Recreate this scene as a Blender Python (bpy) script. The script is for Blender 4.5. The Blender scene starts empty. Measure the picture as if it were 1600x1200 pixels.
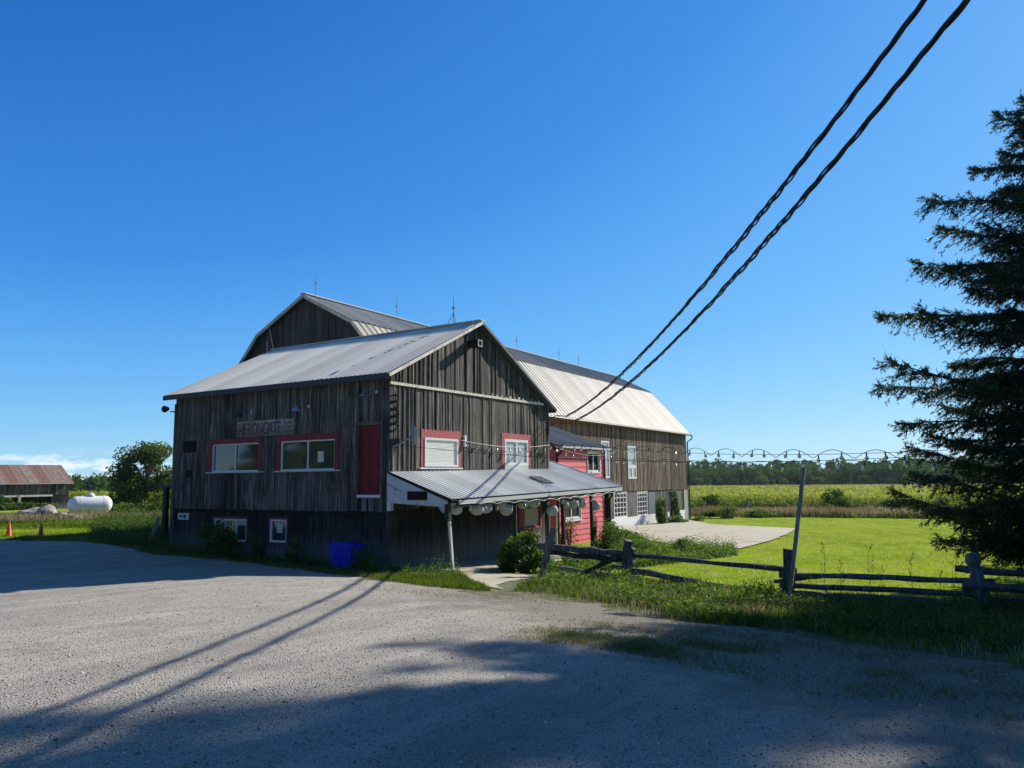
import bpy, math, random
import numpy as np
from mathutils import Vector, Matrix
R = math.radians
rng = np.random.default_rng(7)
random.seed(7)
scene = bpy.context.scene

# ------------------------------------------------------------------ camera
CAM = np.array([-17.671, -14.983, 2.471]); FPX = 1185.5
yaw, pit, rol = R(31.064), R(6.958), R(0.668)
fwd = np.array([math.cos(yaw)*math.cos(pit), math.sin(yaw)*math.cos(pit), math.sin(pit)])
rt0 = np.array([math.sin(yaw), -math.cos(yaw), 0.0]); up0 = np.cross(rt0, fwd)
rt = rt0*math.cos(rol) - up0*math.sin(rol); up = up0*math.cos(rol) + rt0*math.sin(rol)
cd = bpy.data.cameras.new('camera'); cam = bpy.data.objects.new('camera', cd)
scene.collection.objects.link(cam)
cam.matrix_world = Matrix(((rt[0], up[0], -fwd[0], CAM[0]), (rt[1], up[1], -fwd[1], CAM[1]),
                           (rt[2], up[2], -fwd[2], CAM[2]), (0, 0, 0, 1)))
cd.sensor_width = 36; cd.lens = FPX/1600*36; cd.clip_end = 5000; cd.clip_start = 0.05
scene.camera = cam
HAZE = .00011

# ------------------------------------------------------------------ world, sun, exposure
SUN_AZ, SUN_EL = -17.0, 30.0
w = bpy.data.worlds.new('World'); scene.world = w; w.use_nodes = True
nt = w.node_tree; nd = nt.nodes; lk = nt.links
for n in list(nd): nd.remove(n)
out = nd.new('ShaderNodeOutputWorld'); bg = nd.new('ShaderNodeBackground'); sky = nd.new('ShaderNodeTexSky')
sky.sky_type = 'NISHITA'; sky.sun_disc = False; sky.sun_elevation = R(SUN_EL); sky.sun_rotation = R(90-SUN_AZ)
sky.air_density = 1.0; sky.dust_density = 0.3; sky.ozone_density = 3.0; sky.altitude = 200
hs = nd.new('ShaderNodeHueSaturation'); hs.inputs['Saturation'].default_value = 1.3; hs.inputs['Hue'].default_value = 0.505
lk.new(sky.outputs[0], hs.inputs['Color'])
# small fair-weather clouds low over the horizon, on the +Y side
tc = nd.new('ShaderNodeTexCoord'); sep = nd.new('ShaderNodeSeparateXYZ'); lk.new(tc.outputs['Generated'], sep.inputs[0])
mp = nd.new('ShaderNodeMapping'); mp.inputs['Scale'].default_value = (14, 14, 60); lk.new(tc.outputs['Generated'], mp.inputs[0])
nz = nd.new('ShaderNodeTexNoise'); nz.inputs['Scale'].default_value = 2.2; nz.inputs['Detail'].default_value = 7; nz.inputs['Roughness'].default_value = .6
lk.new(mp.outputs[0], nz.inputs['Vector'])
cr = nd.new('ShaderNodeValToRGB'); cr.color_ramp.elements[0].position = .45; cr.color_ramp.elements[1].position = .6
lk.new(nz.outputs['Fac'], cr.inputs[0])
def rng_node(src, a, b, c=0, d=1):
    m = nd.new('ShaderNodeMapRange'); m.inputs[1].default_value = a; m.inputs[2].default_value = b
    m.inputs[3].default_value = c; m.inputs[4].default_value = d; lk.new(src, m.inputs[0]); return m.outputs[0]
def mul_node(a, b):
    m = nd.new('ShaderNodeMath'); m.operation = 'MULTIPLY'; lk.new(a, m.inputs[0]); lk.new(b, m.inputs[1]); return m.outputs[0]
band = mul_node(rng_node(sep.outputs[2], .04, .015), rng_node(sep.outputs[2], -.03, -.01))
side = rng_node(sep.outputs[1], .74, .84)
fac = mul_node(mul_node(cr.outputs[0], band), side)
# clear deep blue late-summer sky: the physical sky blended with its measured tones, paler low down and towards the sun
sdir = (math.cos(R(SUN_AZ))*math.cos(R(SUN_EL)), math.sin(R(SUN_AZ))*math.cos(R(SUN_EL)), math.sin(R(SUN_EL)))
dp = nd.new('ShaderNodeVectorMath'); dp.operation = 'DOT_PRODUCT'; lk.new(tc.outputs['Generated'], dp.inputs[0]); dp.inputs[1].default_value = sdir
def m2(op, a, b):
    m = nd.new('ShaderNodeMath'); m.operation = op
    for i, q in enumerate((a, b)):
        if hasattr(q, 'links'): lk.new(q, m.inputs[i])
        else: m.inputs[i].default_value = q
    return m.outputs[0]
dpos = m2('MAXIMUM', dp.outputs['Value'], 0.); near = m2('MULTIPLY', dpos, dpos)
s_ = m2('MULTIPLY', sep.outputs[2], m2('SUBTRACT', 1., m2('MULTIPLY', near, .68)))
sr = nd.new('ShaderNodeValToRGB'); lk.new(s_, sr.inputs[0]); se = sr.color_ramp.elements
stops = [(0, (.42,.74,.97)), (.04, (.26,.62,.95)), (.1, (.145,.48,.93)), (.17, (.085,.37,.88)), (.24, (.042,.265,.77)), (.45, (.014,.15,.56)), (.62, (.034,.09,.2)), (1, (.04,.07,.13))]
while len(se) < len(stops): se.new(.5)
for e_, (p_, c_) in zip(se, stops): e_.position = p_; e_.color = (*c_, 1)
SKYK = 8.9
sm_ = nd.new('ShaderNodeMixRGB'); sm_.blend_type = 'MULTIPLY'; sm_.inputs[0].default_value = 1; lk.new(sr.outputs[0], sm_.inputs[1]); sm_.inputs[2].default_value = (SKYK,)*3+(1,)
sb_ = nd.new('ShaderNodeMixRGB'); sb_.inputs[0].default_value = .85; lk.new(hs.outputs[0], sb_.inputs[1]); lk.new(sm_.outputs[0], sb_.inputs[2])
mx = nd.new('ShaderNodeMixRGB'); lk.new(fac, mx.inputs[0]); lk.new(sb_.outputs[0], mx.inputs[1]); mx.inputs[2].default_value = (8.6, 9.2, 9.9, 1)
lk.new(mx.outputs[0], bg.inputs[0]); bg.inputs[1].default_value = 0.085
lk.new(bg.outputs[0], out.inputs[0])

sl = bpy.data.lights.new('sun', 'SUN'); sl.energy = 5.0; sl.angle = R(0.55); sl.color = (1.0, .935, .82)
sun = bpy.data.objects.new('sun', sl); scene.collection.objects.link(sun)
sd = Vector((math.cos(R(SUN_AZ))*math.cos(R(SUN_EL)), math.sin(R(SUN_AZ))*math.cos(R(SUN_EL)), math.sin(R(SUN_EL))))
sun.rotation_euler = sd.to_track_quat('Z', 'Y').to_euler(); sun.location = (0, 0, 40)
vs = scene.view_settings; vs.view_transform = 'Standard'; vs.look = 'None'; vs.exposure = 0.48; vs.gamma = 1.0
scene.cycles.use_denoising = True; scene.cycles.max_bounces = 6; scene.cycles.diffuse_bounces = 3
scene.cycles.transparent_max_bounces = 6; scene.cycles.sample_clamp_indirect = 6

# ------------------------------------------------------------------ terrain
CP = np.array([(-17.7,-15,.87),(-14,-12,.78),(-22,-20,1.0),(-10,-6,.5),(-3,-1,-.02),(-9,2.7,.15),(-6,8,.05),(0,11,.08),(2.5,25,-.2),(0,0,-.25),(5,-2.5,-.6),
(1.4,-4.5,-.34),(1,-11,-.42),(.9,-15,-.38),(-7.5,-15.3,.25),(-3,-25,.2),(10,-3,-.75),(10,-15,-.8),(20,-3,-1.1),(15,1,-.85),(34,7,-1.3),(37,-4,-1.32),
(50,7.5,-1.58),(50,-15,-1.5),(40,-30,-1.4),(5,-40,-.2),(20,30,-.4),(20,60,-.5),(-30,30,.4),(-40,0,.9),(-30,-40,1.2),(10,14,-.4),(70,60,-1.6),(80,0,-2.1),(80,-60,-2)], float)
def far_z(x, y):
    t = np.clip((x+.5*y)/140., 0, 1)
    d = np.hypot(x+17, y+15); a = np.degrees(np.arctan2(y+15, x+17))
    amp = 8.0 - 6.5*np.clip((a-30)/25, 0, 1)
    h = np.clip((d-300)/300, 0, 1)
    return -.4-2.6*t*t*(3-2*t) + amp*h*h*(3-2*h)
def phi(r): return np.sqrt(r*r+9.0)
_A = phi(np.hypot(CP[:,None,0]-CP[None,:,0], CP[:,None,1]-CP[None,:,1]))
_W = np.linalg.solve(_A+np.eye(len(CP))*.02, CP[:,2]-far_z(CP[:,0], CP[:,1]))
def gz(x, y):
    x = np.asarray(x, float); y = np.asarray(y, float)
    r = np.hypot(x[...,None]-CP[:,0], y[...,None]-CP[:,1])
    d = np.hypot(x-10, y-10)
    return (phi(r)@_W)/(1+np.exp((d-150)/22.)) + far_z(x, y)
def polar(px, dist):
    """ground point at a horizontal distance, along a bearing given as an offset from the view axis"""
    f2 = np.array([math.cos(yaw), math.sin(yaw)]); r2 = rt0[:2]
    px = np.asarray(px, float); dist = np.asarray(dist, float)
    t = (px-800)/FPX
    v = f2+r2*t[...,None]; v = v/np.linalg.norm(v, axis=-1, keepdims=True)
    return CAM[:2]+v*dist[...,None]

# ------------------------------------------------------------------ object helpers
COL = scene.collection
def tag(o, label=None, cat=None, group=None, kind=None):
    if label: o['label'] = label
    if cat: o['category'] = cat
    if group: o['group'] = group
    if kind: o['kind'] = kind
    return o
def empty(name, loc, label, cat, group=None, rz=0):
    o = bpy.data.objects.new(name, None); COL.objects.link(o); o.location = loc; o.rotation_euler = (0, 0, rz)
    o.empty_display_size = .2
    return tag(o, label, cat, group)
def copy_tree(o, parent=None):
    c = o.copy(); COL.objects.link(c)
    if parent is not None: c.parent = parent
    for ch in list(o.children): copy_tree(ch, c)
    return c
def org(o):
    p = Vector((0, 0, 0))
    while o is not None: p = p+Vector(o.location); o = o.parent
    return p

class MB:
    def __init__(s): s.v = []; s.f = []; s.m = []; s.r = []
    def face(s, pts, m=0, r=0.5):
        i = len(s.v); s.v.extend([tuple(float(c) for c in p) for p in pts]); s.f.append(tuple(range(i, i+len(pts)))); s.m.append(m); s.r.append(r)
    def hexa(s, p, m=0, r=0.5):
        """p: 8 points, 0-3 bottom ring, 4-7 top ring"""
        i = len(s.v); s.v.extend([tuple(float(c) for c in q) for q in p])
        for f in ((3,2,1,0),(4,5,6,7),(0,1,5,4),(1,2,6,5),(2,3,7,6),(3,0,4,7)):
            s.f.append(tuple(i+k for k in f)); s.m.append(m); s.r.append(r)
    def box(s, x0, x1, y0, y1, z0, z1, m=0, r=0.5):
        s.hexa([(x0,y0,z0),(x1,y0,z0),(x1,y1,z0),(x0,y1,z0),(x0,y0,z1),(x1,y0,z1),(x1,y1,z1),(x0,y1,z1)], m, r)
    def obox(s, F, u0, u1, v0, v1, d0, d1, m=0, r=0.5):
        """box in a wall frame F=(origin, along, normal); v is height, d is out of the wall"""
        P = lambda u, v, d: F.p(u, v, d)
        s.hexa([P(u0,v0,d0),P(u1,v0,d0),P(u1,v0,d1),P(u0,v0,d1),P(u0,v1,d0),P(u1,v1,d0),P(u1,v1,d1),P(u0,v1,d1)], m, r)
    def beam(s, a, b, wx, wz, m=0, r=.5, upv=(0,0,1)):
        a = Vector(a); b = Vector(b); d = (b-a).normalized(); u = Vector(upv)
        if abs(d.dot(u)) > .98: u = Vector((1, 0, 0))
        sx = d.cross(u).normalized(); sz = sx.cross(d).normalized()
        c = [(-1,-1),(1,-1),(1,1),(-1,1)]
        s.hexa([a+sx*(i*wx/2)+sz*(j*wz/2) for i, j in c]+[b+sx*(i*wx/2)+sz*(j*wz/2) for i, j in c], m, r)
    def tube(s, pts, rad, n=8, m=0, r=.5, caps=True, wob=0):
        pts = [Vector(p) for p in pts]; N = len(pts)
        rads = rad if hasattr(rad, '__len__') else [rad]*N
        i0 = len(s.v); prev = None
        for k in range(N):
            d = (pts[min(k+1, N-1)]-pts[max(k-1, 0)]).normalized()
            if prev is None:
                u = Vector((0, 0, 1)) if abs(d.z) < .9 else Vector((1, 0, 0))
                sx = d.cross(u).normalized()
            else: sx = (prev-d*prev.dot(d)).normalized()
            prev = sx; sy = d.cross(sx)
            for j in range(n):
                a = 2*math.pi*j/n; rr = rads[k]*(1+wob*random.uniform(-1, 1))
                s.v.append(tuple(pts[k]+sx*math.cos(a)*rr+sy*math.sin(a)*rr))
        for k in range(N-1):
            for j in range(n):
                a = i0+k*n+j; b = i0+k*n+(j+1) % n
                s.f.append((a, b, b+n, a+n)); s.m.append(m); s.r.append(r)
        if caps:
            s.f.append(tuple(i0+j for j in range(n))[::-1]); s.m.append(m); s.r.append(r)
            s.f.append(tuple(i0+(N-1)*n+j for j in range(n))); s.m.append(m); s.r.append(r)
    def lathe(s, c, prof, n=16, axis='Z', m=0, r=.5):
        """prof: (radius, height) pairs"""
        i0 = len(s.v); c = Vector(c)
        for rad, h in prof:
            for j in range(n):
                a = 2*math.pi*j/n
                q = (rad*math.cos(a), rad*math.sin(a), h)
                if axis == 'X': q = (h, rad*math.cos(a), rad*math.sin(a))
                if axis == 'Y': q = (rad*math.cos(a), h, rad*math.sin(a))
                s.v.append(tuple(c+Vector(q)))
        for k in range(len(prof)-1):
            for j in range(n):
                a = i0+k*n+j; b = i0+k*n+(j+1) % n
                s.f.append((a, b, b+n, a+n)); s.m.append(m); s.r.append(r)
    def build(s, name, mats, parent=None, smooth=False, loc=None):
        if not isinstance(mats, (list, tuple)): mats = [mats]
        me = bpy.data.meshes.new(name)
        o0 = org(parent) if parent is not None else Vector(loc) if loc is not None else Vector((0, 0, 0))
        V = np.array(s.v, float).reshape(-1, 3)-np.array(o0)
        me.from_pydata([tuple(q) for q in V], [], s.f)
        for m_ in mats: me.materials.append(m_)
        me.polygons.foreach_set('material_index', np.array(s.m, np.int32))
        at = me.attributes.new('rnd', 'FLOAT', 'FACE'); at.data.foreach_set('value', np.array(s.r, np.float32))
        if smooth: me.polygons.foreach_set('use_smooth', np.ones(len(s.f), bool))
        me.update()
        o = bpy.data.objects.new(name, me); COL.objects.link(o)
        if parent is not None: o.parent = parent
        elif loc is not None: o.location = loc
        return o
def pieces(name, mat, parent, items):
    """each item (kind, args...) becomes a part of its own"""
    for it in items:
        b = MB(); getattr(b, it[0])(*it[1:]); b.build(name, mat, parent)
class Frame:
    def __init__(s, o, ud, n): s.o = np.array(o, float); s.u = np.array(ud, float); s.n = np.array(n, float)
    def p(s, u, v, d): return s.o+s.u*u+np.array([0, 0, 1.])*v+s.n*d

def fast_mesh(name, V, F, mat, rnd=None, parent=None, loc=None, smooth=False, mats=None, midx=None):
    """V (n,3), F (m,3) or (m,4) arrays"""
    V = np.asarray(V, np.float32); F = np.asarray(F, np.int32); k = F.shape[1]
    o0 = np.array(org(parent)) if parent is not None else (np.array(loc) if loc is not None else np.zeros(3))
    me = bpy.data.meshes.new(name)
    me.vertices.add(len(V)); me.vertices.foreach_set('co', (V-o0.astype(np.float32)).ravel())
    me.loops.add(F.size); me.loops.foreach_set('vertex_index', F.ravel())
    me.polygons.add(len(F)); me.polygons.foreach_set('loop_start', np.arange(0, F.size, k, dtype=np.int32))
    for m_ in (mats or [mat]): me.materials.append(m_)
    if midx is not None: me.polygons.foreach_set('material_index', np.asarray(midx, np.int32))
    if rnd is not None:
        at = me.attributes.new('rnd', 'FLOAT', 'FACE'); at.data.foreach_set('value', np.asarray(rnd, np.float32))
    if smooth: me.polygons.foreach_set('use_smooth', np.ones(len(F), bool))
    me.update(calc_edges=True)
    o = bpy.data.objects.new(name, me); COL.objects.link(o)
    if parent is not None: o.parent = parent
    elif loc is not None: o.location = loc
    return o

# ------------------------------------------------------------------ materials
class N:
    """tiny node-graph helper"""
    def __init__(s, name):
        s.mat = bpy.data.materials.new(name); s.mat.use_nodes = True
        s.t = s.mat.node_tree; s.b = s.t.nodes['Principled BSDF']
        s.b.inputs['Specular IOR Level'].default_value = .35
    def n(s, ty, **kw):
        x = s.t.nodes.new(ty)
        for k, v in kw.items(): setattr(x, k, v)
        return x
    def l(s, a, b): s.t.links.new(a, b)
    def coord(s, scale=(1,1,1), kind='Object', rot=(0,0,0)):
        c = s.n('ShaderNodeTexCoord'); m = s.n('ShaderNodeMapping'); m.inputs['Scale'].default_value = scale; m.inputs['Rotation'].default_value = rot
        s.l(c.outputs[kind], m.inputs[0]); return m.outputs[0]
    def noise(s, vec, scale, detail=4, rough=.55, dist=0):
        x = s.n('ShaderNodeTexNoise'); s.l(vec, x.inputs['Vector']); x.inputs['Scale'].default_value = scale
        x.inputs['Detail'].default_value = detail; x.inputs['Roughness'].default_value = rough; x.inputs['Distortion'].default_value = dist
        return x.outputs['Fac']
    def attr(s, name='rnd'):
        x = s.n('ShaderNodeAttribute', attribute_name=name); return x.outputs['Fac']
    def ramp(s, fac, stops):
        x = s.n('ShaderNodeValToRGB'); e = x.color_ramp.elements
        while len(e) < len(stops): e.new(.5)
        for i, (p, c) in enumerate(stops):
            e[i].position = p; e[i].color = (c, c, c, 1) if not hasattr(c, '__len__') else (*c, 1)
        s.l(fac, x.inputs[0]); return x.outputs[0]
    def mix(s, fac, a, b, mode='MIX'):
        x = s.n('ShaderNodeMixRGB', blend_type=mode)
        for i, q in enumerate((fac, a, b)):
            if hasattr(q, 'is_linked') or hasattr(q, 'links'): s.l(q, x.inputs[i])
            elif hasattr(q, '__len__'): x.inputs[i].default_value = (*q, 1)
            else: x.inputs[i].default_value = q if i == 0 else (q, q, q, 1)
        return x.outputs[0]
    def math(s, op, a, b=0.):
        x = s.n('ShaderNodeMath', operation=op)
        for i, q in enumerate((a, b)):
            if hasattr(q, 'links'): s.l(q, x.inputs[i])
            else: x.inputs[i].default_value = q
        return x.outputs[0]
    def col(s, c):
        if hasattr(c, 'links'): s.l(c, s.b.inputs['Base Color'])
        else: s.b.inputs['Base Color'].default_value = (*c, 1)
        return s
    def rough(s, r):
        if hasattr(r, 'links'): s.l(r, s.b.inputs['Roughness'])
        else: s.b.inputs['Roughness'].default_value = r
        return s
    def bump(s, h, strength=.5, dist=.02):
        x = s.n('ShaderNodeBump'); x.inputs['Strength'].default_value = strength; x.inputs['Distance'].default_value = dist
        s.l(h, x.inputs['Height']); s.l(x.outputs[0], s.b.inputs['Normal']); return s
    def translucent(s, colr, amt):
        tr = s.n('ShaderNodeBsdfTranslucent'); mxs = s.n('ShaderNodeMixShader'); mxs.inputs[0].default_value = amt
        if hasattr(colr, 'links'): s.l(colr, tr.inputs[0])
        else: tr.inputs[0].default_value = (*colr, 1)
        o = s.t.nodes['Material Output']
        s.l(s.b.outputs[0], mxs.inputs[1]); s.l(tr.outputs[0], mxs.inputs[2]); s.l(mxs.outputs[0], o.inputs[0]); return s

def plain(name, c, rough=.6, metal=0, var=.12, scale=3):
    g = N(name); v = g.coord(); n_ = g.noise(v, scale, 5)
    g.col(g.mix(n_, tuple(x*(1-var) for x in c), tuple(min(1, x*(1+var)) for x in c))).rough(rough)
    g.b.inputs['Metallic'].default_value = metal
    return g.mat
def wood(name, dark, mid, light, rough=.85, streak=26, bump=.5, splash=None):
    """weathered boards: long vertical grain, per-board tone, pale worn patches"""
    g = N(name); v = g.coord((streak, streak, 1.1)); r = g.attr()
    off = g.n('ShaderNodeVectorMath', operation='ADD'); cx = g.n('ShaderNodeCombineXYZ')
    g.l(g.math('MULTIPLY', r, 37.0), cx.inputs[0]); g.l(g.math('MULTIPLY', r, 11.0), cx.inputs[2])
    g.l(v, off.inputs[0]); g.l(cx.outputs[0], off.inputs[1])
    n1 = g.noise(off.outputs[0], 1.0, 6, .65); v2 = g.coord((6, 6, .5)); n2 = g.noise(v2, 1.3, 4)
    v3 = g.coord((1, 1, 1)); n3 = g.noise(v3, .7, 3)
    base = g.ramp(n1, [(.34, dark), (.52, mid), (.74, light)])
    tone = g.math('MULTIPLY', g.math('ADD', g.math('MULTIPLY', r, 1.5), .35), g.math('ADD', n2, .5))
    c = g.mix(1.0, base, tone, 'MULTIPLY')
    c = g.mix(g.ramp(n3, [(.5, 0.), (.75, .35)]), c, light)
    knots = g.n('ShaderNodeTexVoronoi'); g.l(g.coord((5, 5, 1.6)), knots.inputs['Vector']); knots.inputs['Scale'].default_value = 1.2
    c = g.mix(g.ramp(knots.outputs['Distance'], [(.03, .8), (.07, 0.)]), c, dark)
    if splash:
        gz_ = g.n('ShaderNodeSeparateXYZ'); g.l(g.coord(), gz_.inputs[0])
        z = g.math('ADD', gz_.outputs[2], g.math('MULTIPLY', n1, -1.1))
        c = g.mix(g.ramp(g.math('MULTIPLY', g.math('ADD', z, 1.0), .42), [(.2, .9), (.62, 0.)]), c, g.mix(n1, tuple(q*.3 for q in splash), splash))
    g.col(c).rough(rough).bump(n1, bump, .01); return g.mat
def metal_roof(name, a, b, rust=0, metal=.55, rough=.42):
    g = N(name); v = g.coord((1.5, 1.5, 1.5)); n1 = g.noise(v, 1.2, 6, .6); n2 = g.noise(g.coord((9, 9, 9)), 2, 4)
    c = g.mix(n1, a, b); c = g.mix(1., c, g.ramp(g.attr(), [(0, .8), (1, 1.1)]), 'MULTIPLY')
    c = g.mix(g.ramp(n2, [(.55, 0.), (.8, .18)]), c, tuple(x*.6 for x in a))
    if rust:
        n3 = g.noise(g.coord((1.6, 1.6, 1.6)), 1.4, 6, .7)
        c = g.mix(g.ramp(n3, [(.5-rust*.2, 0.), (.62, .8)]), c, (.2, .1, .06)); c = g.mix(g.ramp(g.attr(), [(.25, 0.), (.8, .75)]), c, (.17, .075, .042))
    g.col(c).rough(rough); g.b.inputs['Metallic'].default_value = metal
    g.bump(n1, .15, .02); return g.mat
def foliage(name, dark, mid, light, trans=.3, rough=.6, tint=None):
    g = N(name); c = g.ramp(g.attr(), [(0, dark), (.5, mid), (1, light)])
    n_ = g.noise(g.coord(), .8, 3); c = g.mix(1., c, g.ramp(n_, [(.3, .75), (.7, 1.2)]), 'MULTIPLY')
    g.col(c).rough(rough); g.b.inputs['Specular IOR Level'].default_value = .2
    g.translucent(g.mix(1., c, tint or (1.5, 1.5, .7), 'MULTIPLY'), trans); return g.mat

M = {}
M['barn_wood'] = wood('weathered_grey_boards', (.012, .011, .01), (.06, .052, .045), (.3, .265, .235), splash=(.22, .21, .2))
M['barn_wood_low'] = wood('weathered_shade_dark_boards', (.004, .004, .004), (.014, .013, .013), (.08, .077, .075), splash=(.3, .29, .28))  # weathered boards, base darkened to carry the shade under the porch
M['old_trim'] = wood('pale_weathered_trim', (.3, .26, .21), (.48, .43, .36), (.6, .55, .47), streak=10)
M['brown_wood'] = wood('brown_stained_boards', (.07, .046, .03), (.17, .118, .08), (.3, .22, .16), streak=18, bump=.3)
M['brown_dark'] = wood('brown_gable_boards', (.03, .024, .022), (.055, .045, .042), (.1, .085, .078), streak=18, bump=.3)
M['fence_wood'] = wood('split_cedar_rail', (.03, .028, .026), (.11, .1, .09), (.24, .22, .2), streak=14)
M['pole_wood'] = wood('sawn_pole_wood', (.14, .12, .1), (.24, .21, .18), (.34, .31, .27), streak=20)
M['dark_timber'] = plain('dark_painted_post', (.02, .02, .022), .6)
M['back'] = plain('dark_gap', (.012, .011, .01), .95)
M['fascia'] = plain('dark_fascia', (.045, .05, .058), .6)
M['galv'] = metal_roof('galvanised_roof', (.66, .62, .55), (.8, .76, .68), metal=.0, rough=.55)
M['galv_barn'] = metal_roof('sun_toned_steel_roof', (.36, .335, .28), (.5, .465, .395), metal=.0, rough=.6)  # roof steel with the steep slope's direct sun put into a paler colour
M['galv_dark'] = metal_roof('sky_toned_steel_roof', (.3, .295, .27), (.42, .41, .38), metal=.0, rough=.5)  # same steel, colour darkened for the sky the upper slope reflects
M['porch_tin'] = metal_roof('porch_steel_roof', (.58, .6, .58), (.7, .715, .69), metal=.0, rough=.4)
M['shed_tin'] = metal_roof('slate_steel_roof', (.2, .21, .205), (.27, .285, .28), metal=.0, rough=.5)
M['rust_tin'] = metal_roof('rusty_tin_roof', (.28, .24, .22), (.4, .36, .33), rust=.9, metal=.1, rough=.7)
def red_paint(name, a, b, peel, peelc=(.45, .36, .33)):
    g = N(name); n1 = g.noise(g.coord((3, 3, 3)), 6, 6, .7); n2 = g.noise(g.coord(), 2, 3)
    c = g.mix(n2, a, b); c = g.mix(g.ramp(n1, [(.55, 0.), (.68, peel)]), c, peelc)
    g.col(c).rough(.65).bump(n1, .2, .01); return g.mat
M['red_trim'] = red_paint('worn_red_trim', (.17, .014, .025), (.27, .028, .042), .35)
M['red_faded'] = red_paint('faded_red_trim', (.36, .04, .055), (.44, .08, .085), .8, (.55, .4, .37))
M['red_door'] = plain('red_door_paint', (.17, .005, .015), .5)
M['red_siding'] = red_paint('coral_red_siding', (.74, .13, .145), (.84, .17, .18), .08)
M['red_dark'] = plain('deep_red_board', (.3, .03, .045), .6)
M['white'] = plain('white_paint', (.74, .74, .72), .5, var=.06)
M['white_old'] = plain('grimy_white_paint', (.55, .56, .55), .6, var=.2, scale=5)
M['whitewash'] = plain('whitewashed_wall', (.82, .81, .78), .85, var=.07, scale=1.5)
M['grey_steel'] = plain('grey_steel', (.3, .31, .32), .4, .7)
M['black'] = plain('black_rubber', (.012, .012, .013), .5)
M['orange'] = plain('orange_cone', (.85, .12, .025), .45, var=.08)
M['blue'] = plain('blue_plastic', (.012, .03, .5), .4, var=.1)
M['tank'] = plain('white_tank_paint', (.8, .81, .83), .35, var=.05, scale=2)
M['blind'] = plain('white_blind', (.88, .86, .78), .6, var=.04, scale=8)
M['cream'] = plain('cream_panel', (.5, .46, .34), .6)
M['lamp_blue'] = plain('pale_blue_enamel', (.25, .32, .5), .4)
M['paper'] = plain('paper_notice', (.6, .58, .5), .7)
def glass(name, c=(.03, .035, .04), rough=.05, coat=.3):
    g = N(name); g.col(c).rough(rough); g.b.inputs['Specular IOR Level'].default_value = .8
    g.b.inputs['Coat Weight'].default_value = coat; g.b.inputs['Coat Roughness'].default_value = .03
    n_ = g.noise(g.coord((1, 1, 1)), 1.5, 2); g.bump(n_, .05, .02); return g.mat
M['glass'] = glass('dark_window_glass')
M['glass_pale'] = glass('curtain_and_sky_glass', (.42, .45, .46), .12)  # pale base colour stands for curtains plus sky reflected in the pane
M['glass_green'] = glass('tree_tinted_window_glass', (.045, .055, .04), .06)  # green base colour stands in for trees mirrored in the front windows
g = N('light_bulb_glass'); g.col((.5, .47, .4)).rough(.08); g.b.inputs['Transmission Weight'].default_value = .85; M['bulb'] = g.mat
g = N('paper_lantern'); g.col((.72, .72, .68)).rough(.8); g.translucent((.6, .6, .5), .35); M['lantern'] = g.mat
g = N('stone_masonry'); vo = g.n('ShaderNodeTexVoronoi', feature='DISTANCE_TO_EDGE'); g.l(g.coord((1, 1, 1.6)), vo.inputs['Vector']); vo.inputs['Scale'].default_value = 2.6
n_ = g.noise(g.coord(), 2, 5); c = g.mix(n_, (.2, .18, .15), (.45, .41, .35)); c = g.mix(g.ramp(vo.outputs['Distance'], [(.02, 1.), (.06, 0.)]), c, (.55, .53, .48))
g.col(c).rough(.9).bump(vo.outputs['Distance'], .5, .05); M['stone'] = g.mat
g = N('field_boulder'); n_ = g.noise(g.coord(), 3, 7, .65); g.col(g.ramp(n_, [(.3, (.16, .15, .13)), (.6, (.36, .34, .3)), (.75, (.48, .46, .42))])).rough(.9).bump(n_, .6, .06); M['rock'] = g.mat
g = N('bark'); n_ = g.noise(g.coord((9, 9, 2)), 2, 6, .65); g.col(g.ramp(n_, [(.35, (.03, .024, .02)), (.65, (.12, .1, .085))])).rough(.95).bump(n_, .8, .03); M['bark'] = g.mat

# gravel
g = N('gravel'); v = g.coord()
n1 = g.noise(v, 70, 4, .75); n2 = g.noise(v, 1.1, 5, .6); n3 = g.noise(v, .22, 4, .6); n4 = g.noise(v, 130, 2, .6)
vo = g.n('ShaderNodeTexVoronoi'); g.l(v, vo.inputs['Vector']); vo.inputs['Scale'].default_value = 52
vc = g.n('ShaderNodeSeparateColor'); g.l(vo.outputs['Color'], vc.inputs[0])
c = g.mix(g.ramp(vc.outputs[0], [(0, .1), (1, 1.)]), (.28, .25, .21), (.7, .635, .545))
c = g.mix(g.ramp(n1, [(.4, .85), (.56, 0.)]), c, (.2, .175, .15))
c = g.mix(g.ramp(n4, [(.55, 0.), (.75, .6)]), c, (.78, .74, .68))
c = g.mix(g.ramp(n3, [(.42, 0.), (.6, .45)]), c, (.36, .335, .29))
n6 = g.noise(g.coord((.09, .5, 1), rot=(0, 0, -.5)), 1.2, 4, .6)
c = g.mix(g.ramp(n6, [(.44, 0.), (.68, .5)]), c, (.2, .19, .175))
n7 = g.noise(g.coord((.35, 2.2, 1), rot=(0, 0, -.35)), 1., 3, .5)
c = g.mix(g.ramp(n7, [(.5, 0.), (.7, .32)]), c, (.68, .62, .53))
c = g.mix(g.ramp(n2, [(.5, 0.), (.7, .45)]), c, (.2, .19, .17))
sx_ = g.n('ShaderNodeSeparateXYZ'); g.l(g.coord(), sx_.inputs[0]); nr = g.math('ADD', g.math('MULTIPLY', g.math('ADD', sx_.outputs[0], 8.8), .16), g.math('MULTIPLY', g.math('ADD', sx_.outputs[1], 8.6), -.11))
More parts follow.
